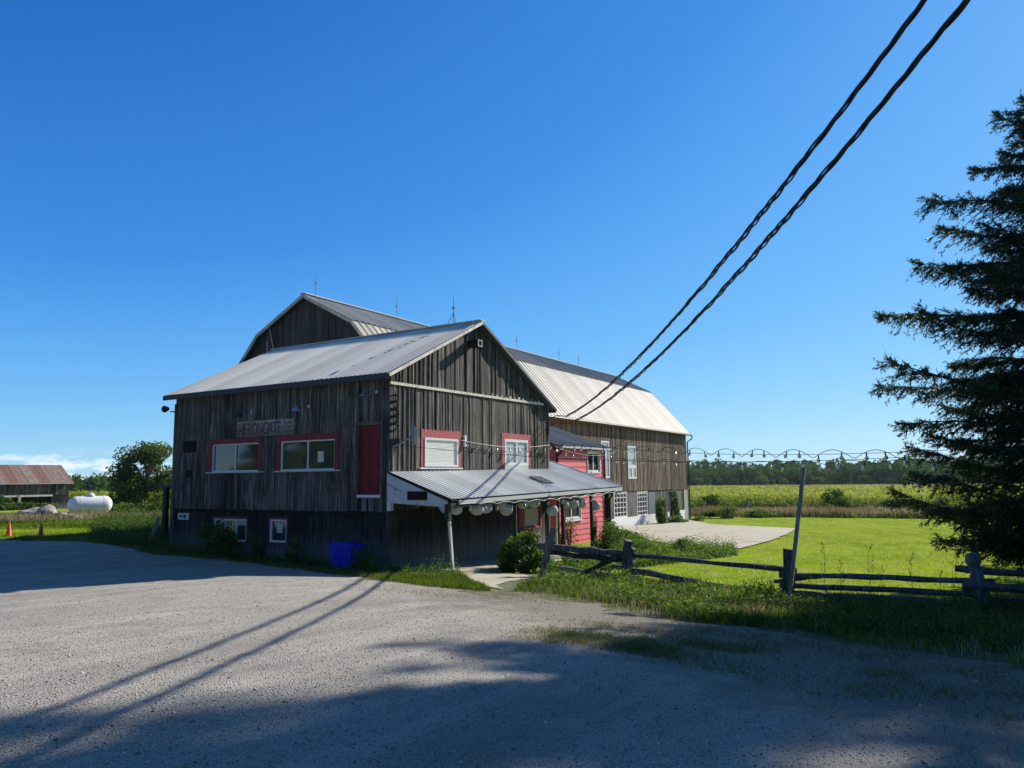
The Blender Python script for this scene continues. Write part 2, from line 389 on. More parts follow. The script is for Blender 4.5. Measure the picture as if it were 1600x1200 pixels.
n8 = g.noise(v, 1.6, 6, .7); c = g.mix(g.ramp(g.math('ADD', nr, n8), [(.62, 0.), (.95, .75)]), c, g.mix(n1, (.1, .085, .055), (.27, .24, .18)))
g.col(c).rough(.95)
hh = g.math('ADD', g.math('MULTIPLY', vo.outputs['Distance'], -1.0), n1); g.bump(hh, .8, .02); M['gravel'] = g.mat
g = N('gravel_stones'); g.col(g.ramp(g.attr(), [(0, (.13, .12, .105)), (.6, (.42, .385, .34)), (1, (.62, .58, .51))])).rough(.9); M['stones'] = g.mat
# concrete
g = N('pale_concrete'); v = g.coord(); n1 = g.noise(v, .5, 6, .6); n2 = g.noise(v, 14, 4)
c = g.mix(n1, (.36, .325, .24), (.52, .475, .36)); c = g.mix(g.ramp(n2, [(.5, 0.), (.8, .3)]), c, (.26, .24, .2))
wv = g.n('ShaderNodeTexVoronoi', feature='DISTANCE_TO_EDGE'); g.l(g.coord((.16, .16, .16)), wv.inputs['Vector']); wv.inputs['Scale'].default_value = 1.
c = g.mix(g.ramp(wv.outputs['Distance'], [(.004, .6), (.012, 0.)]), c, (.13, .12, .1)); g.col(c).rough(.9); M['concrete'] = g.mat
# lawn ground
g = N('lawn_turf'); v = g.coord(); n1 = g.noise(v, .25, 5, .6); n2 = g.noise(v, 3.5, 5, .6); n3 = g.noise(g.coord((.25, 1.3, 1)), 1.5, 3); n5 = g.noise(v, 22, 3)
wv_ = g.n('ShaderNodeTexWave'); g.l(g.coord((1, 1, 1), rot=(0, 0, 1.15)), wv_.inputs['Vector']); wv_.inputs['Scale'].default_value = .18; wv_.inputs['Distortion'].default_value = 2.5; wv_.inputs['Detail'].default_value = 2
c = g.mix(g.ramp(n1, [(.35, 0.), (.65, 1.)]), (.2, .28, .02), (.34, .4, .035))
c = g.mix(g.ramp(wv_.outputs['Fac'], [(.3, 0.), (.7, .55)]), c, (.34, .38, .09))
c = g.mix(g.ramp(n2, [(.5, 0.), (.75, .6)]), c, (.44, .45, .13)); c = g.mix(g.ramp(n3, [(.45, 0.), (.6, .35)]), c, (.15, .26, .014))
n9 = g.noise(g.coord((.5, 3.2, 1), rot=(0, 0, .9)), 1.6, 5, .7); c = g.mix(g.ramp(n9, [(.52, 0.), (.68, .6)]), c, (.46, .46, .17))
c = g.mix(g.ramp(n5, [(.35, .5), (.55, 0.)]), c, (.1, .18, .012))
g.col(c).rough(.95).bump(g.math('ADD', n2, n5), .6, .06); g.b.inputs['Specular IOR Level'].default_value = .0; M['lawn'] = g.mat
g = N('corn_canopy'); v = g.coord(); n1 = g.noise(v, .03, 4); n2 = g.noise(v, 1.2, 5, .7); n3 = g.noise(g.coord((.02, .25, 1), rot=(0, 0, .35)), 1., 4)
c = g.mix(g.ramp(n1, [(.3, 0.), (.7, 1.)]), (.22, .22, .035), (.16, .2, .035)); c = g.mix(g.ramp(n2, [(.4, 0.), (.7, .55)]), c, (.07, .09, .02)); c = g.mix(g.ramp(n3, [(.45, 0.), (.65, .4)]), c, (.23, .19, .05))
g.col(c).rough(.95).bump(n2, 1., .6); g.b.inputs['Specular IOR Level'].default_value = .05; M['corn_top'] = g.mat
M['grass'] = foliage('grass_blades', (.07, .13, .012), (.21, .31, .025), (.42, .47, .1), .45)
M['rough_grass'] = foliage('rough_grass', (.035, .06, .012), (.095, .15, .024), (.21, .24, .075), .4)
for k_ in ('grass', 'rough_grass'): M[k_].node_tree.nodes['Principled BSDF'].inputs['Specular IOR Level'].default_value = .0
M['olive_grass'] = foliage('olive_grass', (.05,.065,.018), (.14,.15,.04), (.27,.25,.1), .35)
M['weeds'] = foliage('weed_leaves', (.03, .06, .012), (.07, .125, .022), (.13, .19, .04), .35)
M['dry'] = foliage('dry_grass', (.17, .14, .075), (.31, .26, .16), (.46, .4, .27), .3, tint=(1.2, 1.1, .8))
M['corn'] = foliage('corn_leaves', (.09, .13, .02), (.2, .25, .04), (.36, .38, .09), .4)
M['woods'] = foliage('woodland_leaves', (.03, .075, .018), (.085, .165, .035), (.2, .28, .06), .12)
M['woods'].node_tree.nodes['Principled BSDF'].inputs['Specular IOR Level'].default_value = .0
M['spruce'] = foliage('spruce_needles', (.018, .036, .02), (.04, .072, .036), (.125, .16, .075), .2, rough=.5)
M['tree'] = foliage('broad_leaves', (.035, .06, .015), (.085, .125, .025), (.22, .24, .06), .35)
M['bush'] = foliage('bush_leaves', (.035, .075, .014), (.085, .16, .025), (.18, .27, .05), .4)
M['ivy'] = foliage('vine_leaves', (.03, .07, .015), (.07, .14, .025), (.14, .22, .04), .35)
M['redleaf'] = foliage('reddish_leaves', (.12, .05, .02), (.22, .12, .03), (.25, .22, .06), .35)
M['seedhead'] = plain('dry_stalks', (.07, .055, .035), .9)

# ------------------------------------------------------------------ ground, gravel, patio
def axis(lo, hi, c0, c1, fine, grow=1.18):
    a = list(np.arange(c0, c1+1e-6, fine)); s = fine; x = c0; L = []
    while x > lo: s *= grow; x -= s; L.append(x)
    s = fine; x = a[-1]; Rr = []
    while x < hi: s *= grow; x += s; Rr.append(x)
    return np.array(L[::-1]+a+Rr)
def sheet(name, xs, ys, zf, mat, keep=None, kind='structure', off=0.):
    X, Y = np.meshgrid(xs, ys, indexing='ij'); Z = zf(X, Y)+off
    V = np.stack([X, Y, Z], -1).reshape(-1, 3); n, m = X.shape
    i, j = np.meshgrid(np.arange(n-1), np.arange(m-1), indexing='ij'); i = i.ravel(); j = j.ravel()
    F = np.stack([i*m+j, (i+1)*m+j, (i+1)*m+j+1, i*m+j+1], -1)
    if keep is not None:
        cx = (xs[i]+xs[i+1])/2; cy = (ys[j]+ys[j+1])/2; F = F[keep(cx, cy)]
        used = np.unique(F); mp_ = -np.ones(len(V), int); mp_[used] = np.arange(len(used)); V = V[used]; F = mp_[F]
    o = fast_mesh(name, V, F, mat, smooth=True); o['kind'] = kind; return o
def inpoly(x, y, P):
    x = np.asarray(x); y = np.asarray(y); c = np.zeros(x.shape, bool); P = np.array(P); n = len(P)
    for i in range(n):
        x1, y1 = P[i]; x2, y2 = P[(i+1) % n]
        t = ((y1 > y) != (y2 > y)) & (x < (x2-x1)*(y-y1)/(y2-y1+1e-12)+x1); c ^= t
    return c
xs = axis(-200, 640, -24, 66, .6); ys = axis(-400, 640, -32, 62, .6)
sheet('ground', xs, ys, gz, M['lawn'])
GRAVEL = [(-4.5,-6.2),(-4.4,-8.4),(-5.8,-10.9),(-5.6,-12.0),(-6.5,-14.0),(-6.9,-15.6),(-7.6,-22),(-8,-40),(-40,-40),(-40,30),(-5,28),(.1,22.6),(.3,19),(.6,16.8),(-1.8,8.5),(-1.5,6.3),(-1.2,4.1),(-2.1,.3),(-3.1,-2.0),(-3.6,-3.1),(-4.3,-5.8)]
def jit(x, y, s=1.): return .35*s*(np.sin(x*2.1+y*1.3)+.6*np.sin(y*3.7-x*1.1+1)+.4*np.sin(x*7.1+y*5.3))
gk = lambda cx, cy: inpoly(cx+jit(cx, cy, .5), cy+jit(cy, cx, .5), GRAVEL)
sheet('gravel_yard', np.arange(-40, 1.2, .16), np.arange(-40, 30, .16), gz, M['gravel'], gk, off=.02)
SOIL1 = [(-5.2,-7.0),(-4.9,-8.4),(-6.3,-10.9),(-6.1,-12.0),(-7.0,-14.0),(-7.6,-15.6),(-8,-22),(2.6,-22),(2.4,-15),(1.9,-11),(2.8,-6.8),(2.6,-4.0),(1.6,-2.6),(.3,-2.3),(.3,-.2),(.2,10.4),(3,12),(4,18),(3,22),(0,22.4),(0,19),(-.3,16.8),(-2.6,8.5),(-2.4,6.3),(-2.1,4.1),(-3.0,.3),(-4.0,-2.0),(-4.6,-3.1),(-5.2,-5.8)]
g = N('verge_soil'); v = g.coord(); n1 = g.noise(v, 2.2, 5, .65); n2 = g.noise(v, 14, 4)
c = g.mix(g.ramp(n1, [(.4, 0.), (.62, 1.)]), (.075, .095, .028), (.2, .18, .12)); c = g.mix(g.ramp(n2, [(.4, .6), (.6, 0.)]), c, (.04, .055, .015)); g.col(c).rough(.95).bump(n2, .5, .03); M['soil'] = g.mat
sheet('verge_soil', np.arange(-9, 4.2, .2), np.arange(-22, 22.6, .2), gz, M['soil'], lambda x, y: inpoly(x+jit(x, y, .3), y+jit(y, x, .3), SOIL1), off=.01)
def poly_slab(name, poly, thick, mat, off):
    b = MB(); T = [(x, y, float(gz(x, y))+off) for x, y in poly]; n = len(T)
    b.face(T); 
    for i in range(n):
        a = T[i]; c = T[(i+1) % n]; b.face([(a[0], a[1], a[2]-thick), (c[0], c[1], c[2]-thick), c, a])
    o = b.build(name, mat); o['kind'] = 'structure'; return o
PATIO = [(31.2,7.3),(30,5.0),(22.3,.6),(19.5,-2.2),(18.2,-4.2),(18.0,-5.1),(24,-5.3),(31,-5.0),(37.4,-4.4),(39.5,-.8),(41.5,2.8),(45.5,5.0),(49,7.3)]
sheet('patio', np.arange(16, 52, .2), np.arange(-8, 7.4, .2), gz, M['concrete'], lambda x, y: inpoly(x, y, PATIO), off=.06)
poly_slab('concrete_slab', [(.5,-2.25),(.5,-.02),(9.9,-.02),(9.9,-2.25),(5,-2.3)], .3, M['concrete'], .1)
b = MB(); 
DIRT = [(-3.2,-6.0),(-2.4,-5.3),(-1.3,-4.9),(.6,-4.6),(1.8,-3.6),(1.6,-2.6),(.8,-2.3),(-.2,-2.9),(-1.2,-3.7),(-2.6,-4.9)]
sheet('dirt_path', np.arange(-4, 3, .12), np.arange(-7, -2, .12), gz, M['concrete'], lambda x, y: inpoly(x, y, DIRT), off=.03)

# ------------------------------------------------------------------ building helpers
def board_wall(F, u0, u1, bot, top, openings, wmin, wmax, name, mats, parent, gap=.012, th=.022, jitd=.008, seed=1, breaks=(), bat=None):
    rn = random.Random(seed); us = [u0]; br = sorted(set([u1]+[x for o in openings for x in o[:2]]+list(breaks)))
    br = [x for x in br if u0 < x <= u1]; u = u0
    for t in br:
        while t-u > wmax*1.25:
            u += rn.uniform(wmin, wmax); us.append(u)
        if t-us[-1] > .03: us.append(t)
        else: us[-1] = t
        u = t
    b = MB()
    for a, c in zip(us[:-1], us[1:]):
        mid = (a+c)/2; iv = [(None, None)]
        cuts = sorted([(o[2], o[3]) for o in openings if o[0]-.001 < mid < o[1]+.001])
        lo = None; seg = []
        for v0, v1 in cuts: seg.append((lo, v0)); lo = v1
        seg.append((lo, None))
        rr = rn.random(); dj = rn.uniform(0, jitd); bj = rn.uniform(-.015, .02)
        for s0, s1 in seg:
            ba = bot(a)+bj if s0 is None else s0; bc = bot(c)+bj if s0 is None else s0
            ta = top(a) if s1 is None else s1; tc = top(c) if s1 is None else s1
            if ta-ba < .01 and tc-bc < .01: continue
            ta = max(ta, ba+.005); tc = max(tc, bc+.005)
            g2 = gap*rn.uniform(.4, 1.6)/2; a2, c2 = a+g2, c-g2
            P = F.p; d = th+dj
            b.hexa([P(a2,ba,0),P(c2,bc,0),P(c2,bc,d),P(a2,ba,d),P(a2,ta,0),P(c2,tc,0),P(c2,tc,d),P(a2,ta,d)], 0, rr)
            b.face([P(a,ba,-.015),P(c,bc,-.015),P(c,tc,-.015),P(a,ta,-.015)], 1)
    if bat: battens(b, F, us, bot, top, *bat)
    return b.build(name, mats, parent), us
def battens(b, F, us, bot, top, openings, w=.04, d=.045, seed=3, prob=1.):
    rn = random.Random(seed)
    for u in us[1:-1]:
        if rn.random() > prob: continue
        cuts = sorted([(o[2], o[3]) for o in openings if o[0]-w < u < o[1]+w]); lo = None; seg = []
        for v0, v1 in cuts: seg.append((lo, v0)); lo = v1
        seg.append((lo, None)); rr = rn.random()
        for s0, s1 in seg:
            v0 = bot(u) if s0 is None else s0; v1 = top(u) if s1 is None else s1
            if v1-v0 > .03: b.obox(F, u-w/2, u+w/2, v0, v1, .012, d, 0, rr)
def roof_sheet(b, e0, e1, r0, r1, spacing, h, mtx=0, prof=((0,0),(.36,0),(.5,1),(.64,0)), vseg=1, sag=0, panel=.8):
    """corrugated sheet between the eave line e0-e1 and the ridge line r0-r1"""
    e0, e1, r0, r1 = [np.array(q, float) for q in (e0, e1, r0, r1)]
    L = np.linalg.norm(e1-e0); n = np.cross(e1-e0, r0-e0); n /= np.linalg.norm(n)
    if n[2] < 0: n = -n
    us = []; hs_ = []
    k = int(L/spacing)
    for i in range(k):
        for p, q in prof: us.append((i+p)/k); hs_.append(q*h)
    us.append(1.); hs_.append(0.)
    i0 = len(b.v); m = len(us)
    for t in np.linspace(0, 1, vseg+1):
        for u, q in zip(us, hs_):
            sg = -sag*math.sin(math.pi*u)*t
            p = (e0+(e1-e0)*u)*(1-t)+(r0+(r1-r0)*u)*t+n*q+np.array([0, 0, sg]); b.v.append(tuple(p))
    for s in range(vseg):
        for i in range(m-1):
            a = i0+s*m+i; b.f.append((a, a+1, a+1+m, a+m)); b.m.append(mtx); b.r.append(((math.floor(us[i]*L/panel)*0.618+s*.37) % 1.))
    return n
def slab(b, a, c, d, e, t, m=0):
    """thin slab under the quad a c d e, thickness t downwards"""
    Q = [Vector(q) for q in (a, c, d, e)]; b.hexa([q-Vector((0, 0, t)) for q in Q]+Q, m)
def window(F, u0, u1, v0, v1, parent, trim, trim_w, pane, sash=.045, cols=2, rows=1, sill=None, sash_mat='white', top_w=None, bot_w=None, sill_over=.1, recess=.04, name='window', label=None, depth=.05, colw=None, pz=-.03):
    tw = top_w if top_w is not None else trim_w; bw = bot_w if bot_w is not None else trim_w
    b = MB()
    b.obox(F, u0-trim_w, u0, v0-bw, v1, -.03, depth, 0, .3); b.obox(F, u1, u1+trim_w, v0-bw, v1, -.03, depth, 0, .6)
    b.obox(F, u0-trim_w, u1+trim_w, v1, v1+tw, -.03, depth+.006, 0, .5)
    if bw > .001: b.obox(F, u0, u1, v0-bw, v0, -.03, depth-.004, 0, .4)
    W_ = b.build(name, M[trim], parent)
    if label: W_['label'] = label
    s = MB(); D0, D1 = -.05, pz+.05
    s.obox(F, u0, u0+sash, v0, v1, D0, D1); s.obox(F, u1-sash, u1, v0, v1, D0, D1)
    s.obox(F, u0+sash, u1-sash, v1-sash, v1, D0, D1); s.obox(F, u0+sash, u1-sash, v0, v0+sash, D0, D1)
    mu = colw or sash*.8
    for i in range(1, cols):
        u = u0+(u1-u0)*i/cols; s.obox(F, u-mu/2, u+mu/2, v0+sash, v1-sash, D0, D1-.004)
    for i in range(1, rows):
        v = v0+(v1-v0)*i/rows; s.obox(F, u0+sash, u1-sash, v-mu/2, v+mu/2, D0, D1-.008)
    s.build('sash', M[sash_mat], W_)
    p = MB(); P = F.p; p.hexa([P(u0,v0,-.07),P(u1,v0,-.07),P(u1,v0,pz),P(u0,v0,pz),P(u0,v1,-.07),P(u1,v1,-.07),P(u1,v1,pz),P(u0,v1,pz)])
    p.build('pane', M[pane], W_)
    if sill:
        q = MB(); q.obox(F, u0-trim_w-sill_over, u1+trim_w+sill_over*.6, v0-bw-.045, v0-bw-.003, -.02, depth+.05); q.build('sill', M[sill], W_)
    return W_

# ------------------------------------------------------------------ weathered timber barn
W_, L_ = 9.95, 10.27
XR, ZR = 4.75, 8.03
def gable_top(u): 
    return (5.60-.12+(u+.35)*(ZR-5.6)/(XR+.35) if u < XR else ZR-.12-(u-XR)*(ZR-5.25)/(10.29-XR))
barn = empty('timber_barn', (0, 0, -.25), 'dark weathered grey board barn with red framed windows, nearest to the gravel yard', 'barn')
FE = Frame((0, 0, 0), (0, 1, 0), (-1, 0, 0)); FG = Frame((0, 0, 0), (1, 0, 0), (0, -1, 0))
DOOR = (.34, 1.2, 1.93, 4.08)
EO = [(2.17, 4.62, 2.75, 3.72), (5.68, 8.1, 2.75, 3.72), DOOR]
ev, us = board_wall(FE, 0, L_, lambda u: 1.46, lambda u: 5.47, EO, .13, .27, 'front_wall', [M['barn_wood'], M['back']], barn, seed=5, bat=([(o[0]-.12, o[1]+.12, o[2]-.1, o[3]+.2) for o in EO], .045, .042, 3, .6))
FE2 = Frame((.06, 0, 0), (0, 1, 0), (-1, 0, 0))
LO = [(4.32, 5.12, .42, 1.16), (6.25, 7.95, .38, 1.14)]
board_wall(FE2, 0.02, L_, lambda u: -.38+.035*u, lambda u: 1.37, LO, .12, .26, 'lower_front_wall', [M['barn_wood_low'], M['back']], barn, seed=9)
b = MB(); b.obox(FE, -.01, L_, 1.38, 1.455, -.03, .035, 0, .1); b.build('ledge_shadow_strip', M['back'], barn)  # ledge coloured near black to carry the shadow line along it
gw, gus = board_wall(FG, 0, W_, lambda u: 1.5, lambda u: 5.32, [(1.68, 3.52, 2.82, 3.75), (6.55, 8.3, 2.9, 3.88)], .12, .27, 'gable_wall', [M['barn_wood'], M['back']], barn, seed=12, jitd=.02, gap=.016, bat=([(1.5, 3.7, 1.5, 4.0), (6.2, 8.6, 1.5, 4.1)], .05, .055, 8, .5))
gw2, gus2 = board_wall(FG, 0, W_, lambda u: min(5.36, gable_top(u)-.01), gable_top, [], .14, .3, 'gable_top_wall', [M['barn_wood'], M['back']], barn, seed=22, jitd=.02, gap=.02, bat=([], .05, .06, 28, .6))
FG2 = Frame((0, .05, 0), (1, 0, 0), (0, -1, 0))
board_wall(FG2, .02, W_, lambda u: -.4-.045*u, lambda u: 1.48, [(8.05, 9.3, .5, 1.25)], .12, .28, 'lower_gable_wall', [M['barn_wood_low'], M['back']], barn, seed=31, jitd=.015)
b = MB(); b.beam((-.03, -.05, 5.34), (9.55, -.05, 5.40), .07, .085, 0, .8)
for k in range(14): 
    x = 5.0+k*.32; b.box(x, x+.09, -.075, -.03, 5.4+(x/9.55)*.05, 5.4+(x/9.55)*.05+random.uniform(.05, .1), 0, random.random())
b.build('trim_board', M['old_trim'], barn)
# hidden sides
Fr = Frame((W_, 0, 0), (0, 1, 0), (1, 0, 0)); board_wall(Fr, 0, L_, lambda u: -.9, lambda u: 5.15, [], .22, .34, 'right_wall', [M['barn_wood'], M['back']], barn, seed=41)
Fb = Frame((0, L_, 0), (1, 0, 0), (0, 1, 0)); board_wall(Fb, 0, W_, lambda u: -.4, gable_top, [], .22, .34, 'rear_wall', [M['barn_wood'], M['back']], barn, seed=42)
pieces('corner_board', M['barn_wood'], barn, [('box', x-.035, x+.09, y-.07, y+.07, -.35, 5.3, 0, random.random()) for x, y in ((-.01, .02), (-.01, L_-.02), (W_, .02))])
# roof
b = MB(); g0, g1 = -.27, L_+.27
roof_sheet(b, (-.37, g0, 5.6), (-.37, g1, 5.6), (XR, g0, ZR), (XR, g1, ZR), .2, .028, vseg=1, panel=.78)
roof_sheet(b, (10.3, g0, 5.27), (10.3, g1, 5.27), (XR, g0, ZR), (XR, g1, ZR), .2, .028, vseg=2)
roof = b.build('roof', M['galv'], barn)
b = MB()
slab(b, (-.35, g0+.02, 5.57), (-.35, g1-.02, 5.57), (XR, g1-.02, ZR-.03), (XR, g0+.02, ZR-.03), .05)
slab(b, (XR, g0+.02, ZR-.015), (XR, g1-.02, ZR-.015), (10.28, g1-.02, 5.25), (10.28, g0+.02, 5.25), .05)
b.build('roof_deck', M['fascia'], roof)
b = MB(); b.beam((XR, g0-.02, ZR+.03), (XR, g1+.02, ZR+.0), .3, .03); b.build('ridge_cap', M['galv'], roof)
pieces('fascia_board', M['fascia'], barn, [('beam', (-.385, g0, 5.5), (-.385, g1, 5.5), .03, .17), ('beam', (10.31, g0, 5.17), (10.31, g1, 5.17), .03, .15)])
b = MB(); sl_ = .476; b.beam((-.35, g0-.015, 5.53), (XR, g0-.015, ZR-.06), .035, .1, 0, .9); b.build('barge_board', M['old_trim'], barn)
pieces('barge_board', M['fascia'], barn, [('beam', (XR, g0-.015, ZR-.06), (10.3, g0-.015, 5.2), .035, .1, 0, .1), ('beam', (-.35, g1+.015, 5.53), (XR, g1+.015, ZR-.06), .035, .1, 0, .5), ('beam', (XR, g1+.015, ZR-.06), (10.3, g1+.015, 5.2), .035, .1, 0, .5)])
# windows
def with_sheet(F, u0, u1, v0, v1, W):
    q = MB(); q.obox(F, u0, u1, v0, v1, -.028, -.022); q.build('notice', M['paper'], W)
w1 = window(FE, 2.17, 4.62, 2.75, 3.72, barn, 'red_trim', .16, 'glass_green', cols=2, sill='white_old', bot_w=.0, top_w=.2, depth=.06)
with_sheet(FE, 2.72, 2.98, 3.0, 3.35, w1)
w2 = window(FE, 5.68, 8.1, 2.75, 3.72, barn, 'red_trim', .17, 'glass_green', cols=2, sill='white_old', bot_w=.0, top_w=.16, depth=.06)
w3 = window(FE2, 4.32, 5.12, .42, 1.16, barn, 'red_trim', .07, 'glass', cols=1, sash=.06, bot_w=.07, top_w=.07)
with_sheet(FE2, 4.58, 4.84, .72, 1.03, w3)
w4 = window(FE2, 6.25, 7.95, .38, 1.14, barn, 'red_trim', .07, 'glass_green', cols=3, sash=.06, bot_w=.07, top_w=.08)
q = MB(); q.obox(FE2, 6.32, 6.95, .92, 1.08, -.028, -.02); q.obox(FE2, 7.1, 7.6, .92, 1.08, -.028, -.02); q.build('window_blind', M['cream'], w4)
w5 = window(FG, 1.68, 3.52, 2.82, 3.75, barn, 'red_faded', .17, 'blind', cols=1, sill='white', bot_w=.03, top_w=.27, sash=.07, colw=.02, pz=.012, depth=.04)
q = MB()
for k in range(17): q.obox(FG, 1.76, 3.44, 2.9+k*.047, 2.925+k*.047, .014, .022, 0, random.random())
q.build('window_blind', M['blind'], w5)
w6 = window(FG, 6.55, 8.3, 2.9, 3.88, barn, 'red_faded', .2, 'glass_pale', cols=2, sill=None, bot_w=.0, top_w=.22, sash=.1, colw=.09, pz=.0, depth=.04)
q = MB(); q.obox(FG, 6.55, 8.3, 2.74, 2.9, -.02, .05); q.build('sill', M['white_old'], w6)
w7 = window(FG2, 8.05, 9.3, .5, 1.25, barn, 'red_faded', .09, 'cream', cols=1, sash=.03, bot_w=.06, sash_mat='red_trim')
q = MB(); q.obox(FG2, 7.55, 7.94, .55, 1.3, .03, .055); q.obox(FG2, 7.58, 7.66, .6, 1.25, .055, .075); q.build('window_shutter', M['red_dark'], w7)
# door with six panels
d = MB(); d.obox(FE, DOOR[0], DOOR[1], DOOR[2]+.05, DOOR[3], -.1, -.06); 
door = d.build('door', M['red_door'], barn)
d = MB()
for r_, (v0, v1) in enumerate(((.12, .62), (.74, 1.36), (1.46, 1.92))):
    for c_ in range(2):
        u0 = DOOR[0]+.1+c_*.36; d.obox(FE, u0, u0+.29, DOOR[2]+.05+v0, DOOR[2]+.05+v1, -.06, -.048); d.obox(FE, u0+.05, u0+.24, DOOR[2]+.05+v0+.05, DOOR[2]+.05+v1-.05, -.048, -.04)
d.build('door_panels', M['red_door'], door)
d = MB(); d.lathe(FE.p(DOOR[0]+.07, 2.95, -.035), [(0, .03), (.03, .02), (.03, -.01), (.012, -.03)], 10, 'X'); d.build('door_knob', M['grey_steel'], door)
d = MB(); d.obox(FE, DOOR[0]-.03, DOOR[1]+.03, DOOR[2]-.04, DOOR[2]+.04, -.1, .05); d.build('threshold', M['white'], door)
d = MB(); d.obox(FE, DOOR[0]-.09, DOOR[0], DOOR[2]-.4, DOOR[3]+.02, -.1, .03, 0, .6); d.obox(FE, DOOR[1], DOOR[1]+.08, DOOR[2], DOOR[3]+.02, -.1, .03, 0, .3)
d.obox(FE, DOOR[0]-.1, DOOR[1]+.09, DOOR[3]+.02, DOOR[3]+.09, -.1, .045, 0, .9); d.build('door_frame', M['barn_wood'], barn)
# dark vent openings, gable pipe, ground-floor ledge
d = MB(); d.obox(FE, 8.98, 9.72, 3.48, 3.9, .0, .05); d.build('wall_vent', M['back'], barn)
d = MB(); d.obox(FE, 9.2, 9.5, 2.58, 2.83, .0, .06); d.build('wall_vent', M['back'], barn)
d = MB(); d.box(4.08, 4.34, -.5, -.02, 7.0, 7.24); gv = d.build('gable_vent_box', M['back'], barn)
d = MB(); 
for a in ((4.08, 4.34, 7.0, 7.035), (4.08, 4.34, 7.205, 7.24), (4.08, 4.115, 7.035, 7.205), (4.305, 4.34, 7.035, 7.205)): d.box(a[0], a[1], -.53, -.5, a[2], a[3])
d.build('vent_rim', M['old_trim'], gv)
d = MB(); d.box(3.86, 3.96, -.1, -.02, 3.5, 3.9); d.build('conduit_box', M['white'], barn)
d = MB(); d.box(-.05, .07, -.12, .03, 1.5, 2.62, 0, .9); d.beam((.1, -.06, 3.35), (.1, -.06, 2.6), .05, .02); d.build('bleached_board', M['old_trim'], barn)

# ------------------------------------------------------------------ porch
porch = empty('porch', (0, -2.25, -.3), 'open porch with corrugated metal roof on dark posts, against the grey barn gable', 'porch')
PX1 = 12.15
b = MB(); roof_sheet(b, (-.08, -2.33, 1.86), (PX1, -2.33, 2.02), (-.02, -.05, 2.66), (PX1-.05, -.05, 2.79), .205, .017, prof=((0,0),(.74,0),(.8,1),(.93,1)), panel=.9)
roof_sheet(b, (10.1, -.05, 2.785), (PX1-.05, -.05, 2.79), (10.1, .95, 3.1), (PX1-.08, .95, 3.11), .205, .014, prof=((0,0),(.8,0),(.86,1),(.94,1)))
pr = b.build('porch_roof', M['porch_tin'], porch)
b = MB(); slab(b, (-.06, -2.31, 1.835), (PX1-.02, -2.31, 1.995), (PX1-.07, -.04, 2.755), (-.03, -.04, 2.625), .03); 
slab(b, (10.1, -.05, 2.77), (PX1-.07, -.05, 2.775), (PX1-.1, .95, 3.085), (10.1, .95, 3.08), .03)
for k in range(17):
    x = .1+k*.74; b.beam((x, -2.2, 1.76+x*.013), (x, -.05, 2.54+x*.012), .05, .1)
b.build('roof_deck', M['dark_timber'], pr)
b = MB(); b.beam((0.3, -2.345, 1.755), (PX1, -2.345, 1.92), .02, .12); b.build('fascia_board', M['white_old'], porch)
b = MB(); b.beam((-.08, -2.28, 1.68), (PX1, -2.28, 1.82), .09, .12); b.beam((-.1, -2.38, 1.83), (-.06, -.05, 2.63), .03, .07); b.build('porch_beam', M['dark_timber'], porch)
b = MB(); b.hexa([(-.08,-.05,1.74),(-.05,-.05,1.74),(-.05,-2.22,1.63),(-.08,-2.22,1.63),(-.08,-.05,2.58),(-.05,-.05,2.58),(-.05,-2.22,1.8),(-.08,-2.22,1.8)]); ep = b.build('end_panel', M['white_old'], porch)
b = MB(); b.box(-.1, -.082, -1.5, -.78, 1.83, 2.08); b.build('dark_inset', M['back'], ep)
b = MB(); b.beam((PX1-.02, -2.36, 2.03), (PX1-.07, -.05, 2.82), .03, .04); b.beam((PX1-.07, -.05, 2.82), (PX1-.1, .95, 3.13), .03, .04); b.build('roof_edge', M['white'], porch)
b = MB(); b.hexa([(6.75,-.95,2.455),(7.55,-1.05,2.43),(7.3,-1.7,2.205),(6.65,-1.6,2.225),(6.75,-.95,2.49),(7.55,-1.05,2.465),(7.3,-1.7,2.24),(6.65,-1.6,2.26)]); b.build('roof_patch', M['fascia'], pr)
for i, (x, wd, nm) in enumerate(((.05, .07, 'old_trim'), (3.62, .07, 'dark_timber'), (6.95, .13, 'dark_timber'), (9.35, .12, 'dark_timber'), (10.86, .2, 'dark_timber'))):
    b = MB(); zb = float(gz(x, -2.2))+(.02 if i else -.1); x2 = x-(.0 if i else .12)
    b.beam((x+(.1 if i == 0 else 0), -2.25, zb), (x2, -2.23, 1.72+x*.012), wd, wd, 0, .8)
    if i == 0: b.beam((x2+.0, -2.23, 1.25), (x2, -2.23, 1.72), .14, .14, 1)
    b.build('porch_post', [M[nm], M['dark_timber']], porch)
b = MB(); b.tube([(10.95,-2.38,1.8),(10.98,-2.4,1.68),(10.86,-2.33,1.55),(10.86,-2.33,-.6)], .045, 8); b.build('downspout', M['black'], porch)
b = MB(); b.tube([(3.7,-2.2,1.2),(3.71,-2.2,.0)], .02, 6); b.build('conduit', M['white'], porch)
b = MB(); 
for x, y in ((9.9, -.4),): b.beam((x, y, -.8), (x, y, 1.3), .05, .05)
b.build('porch_brace', M['old_trim'], porch)

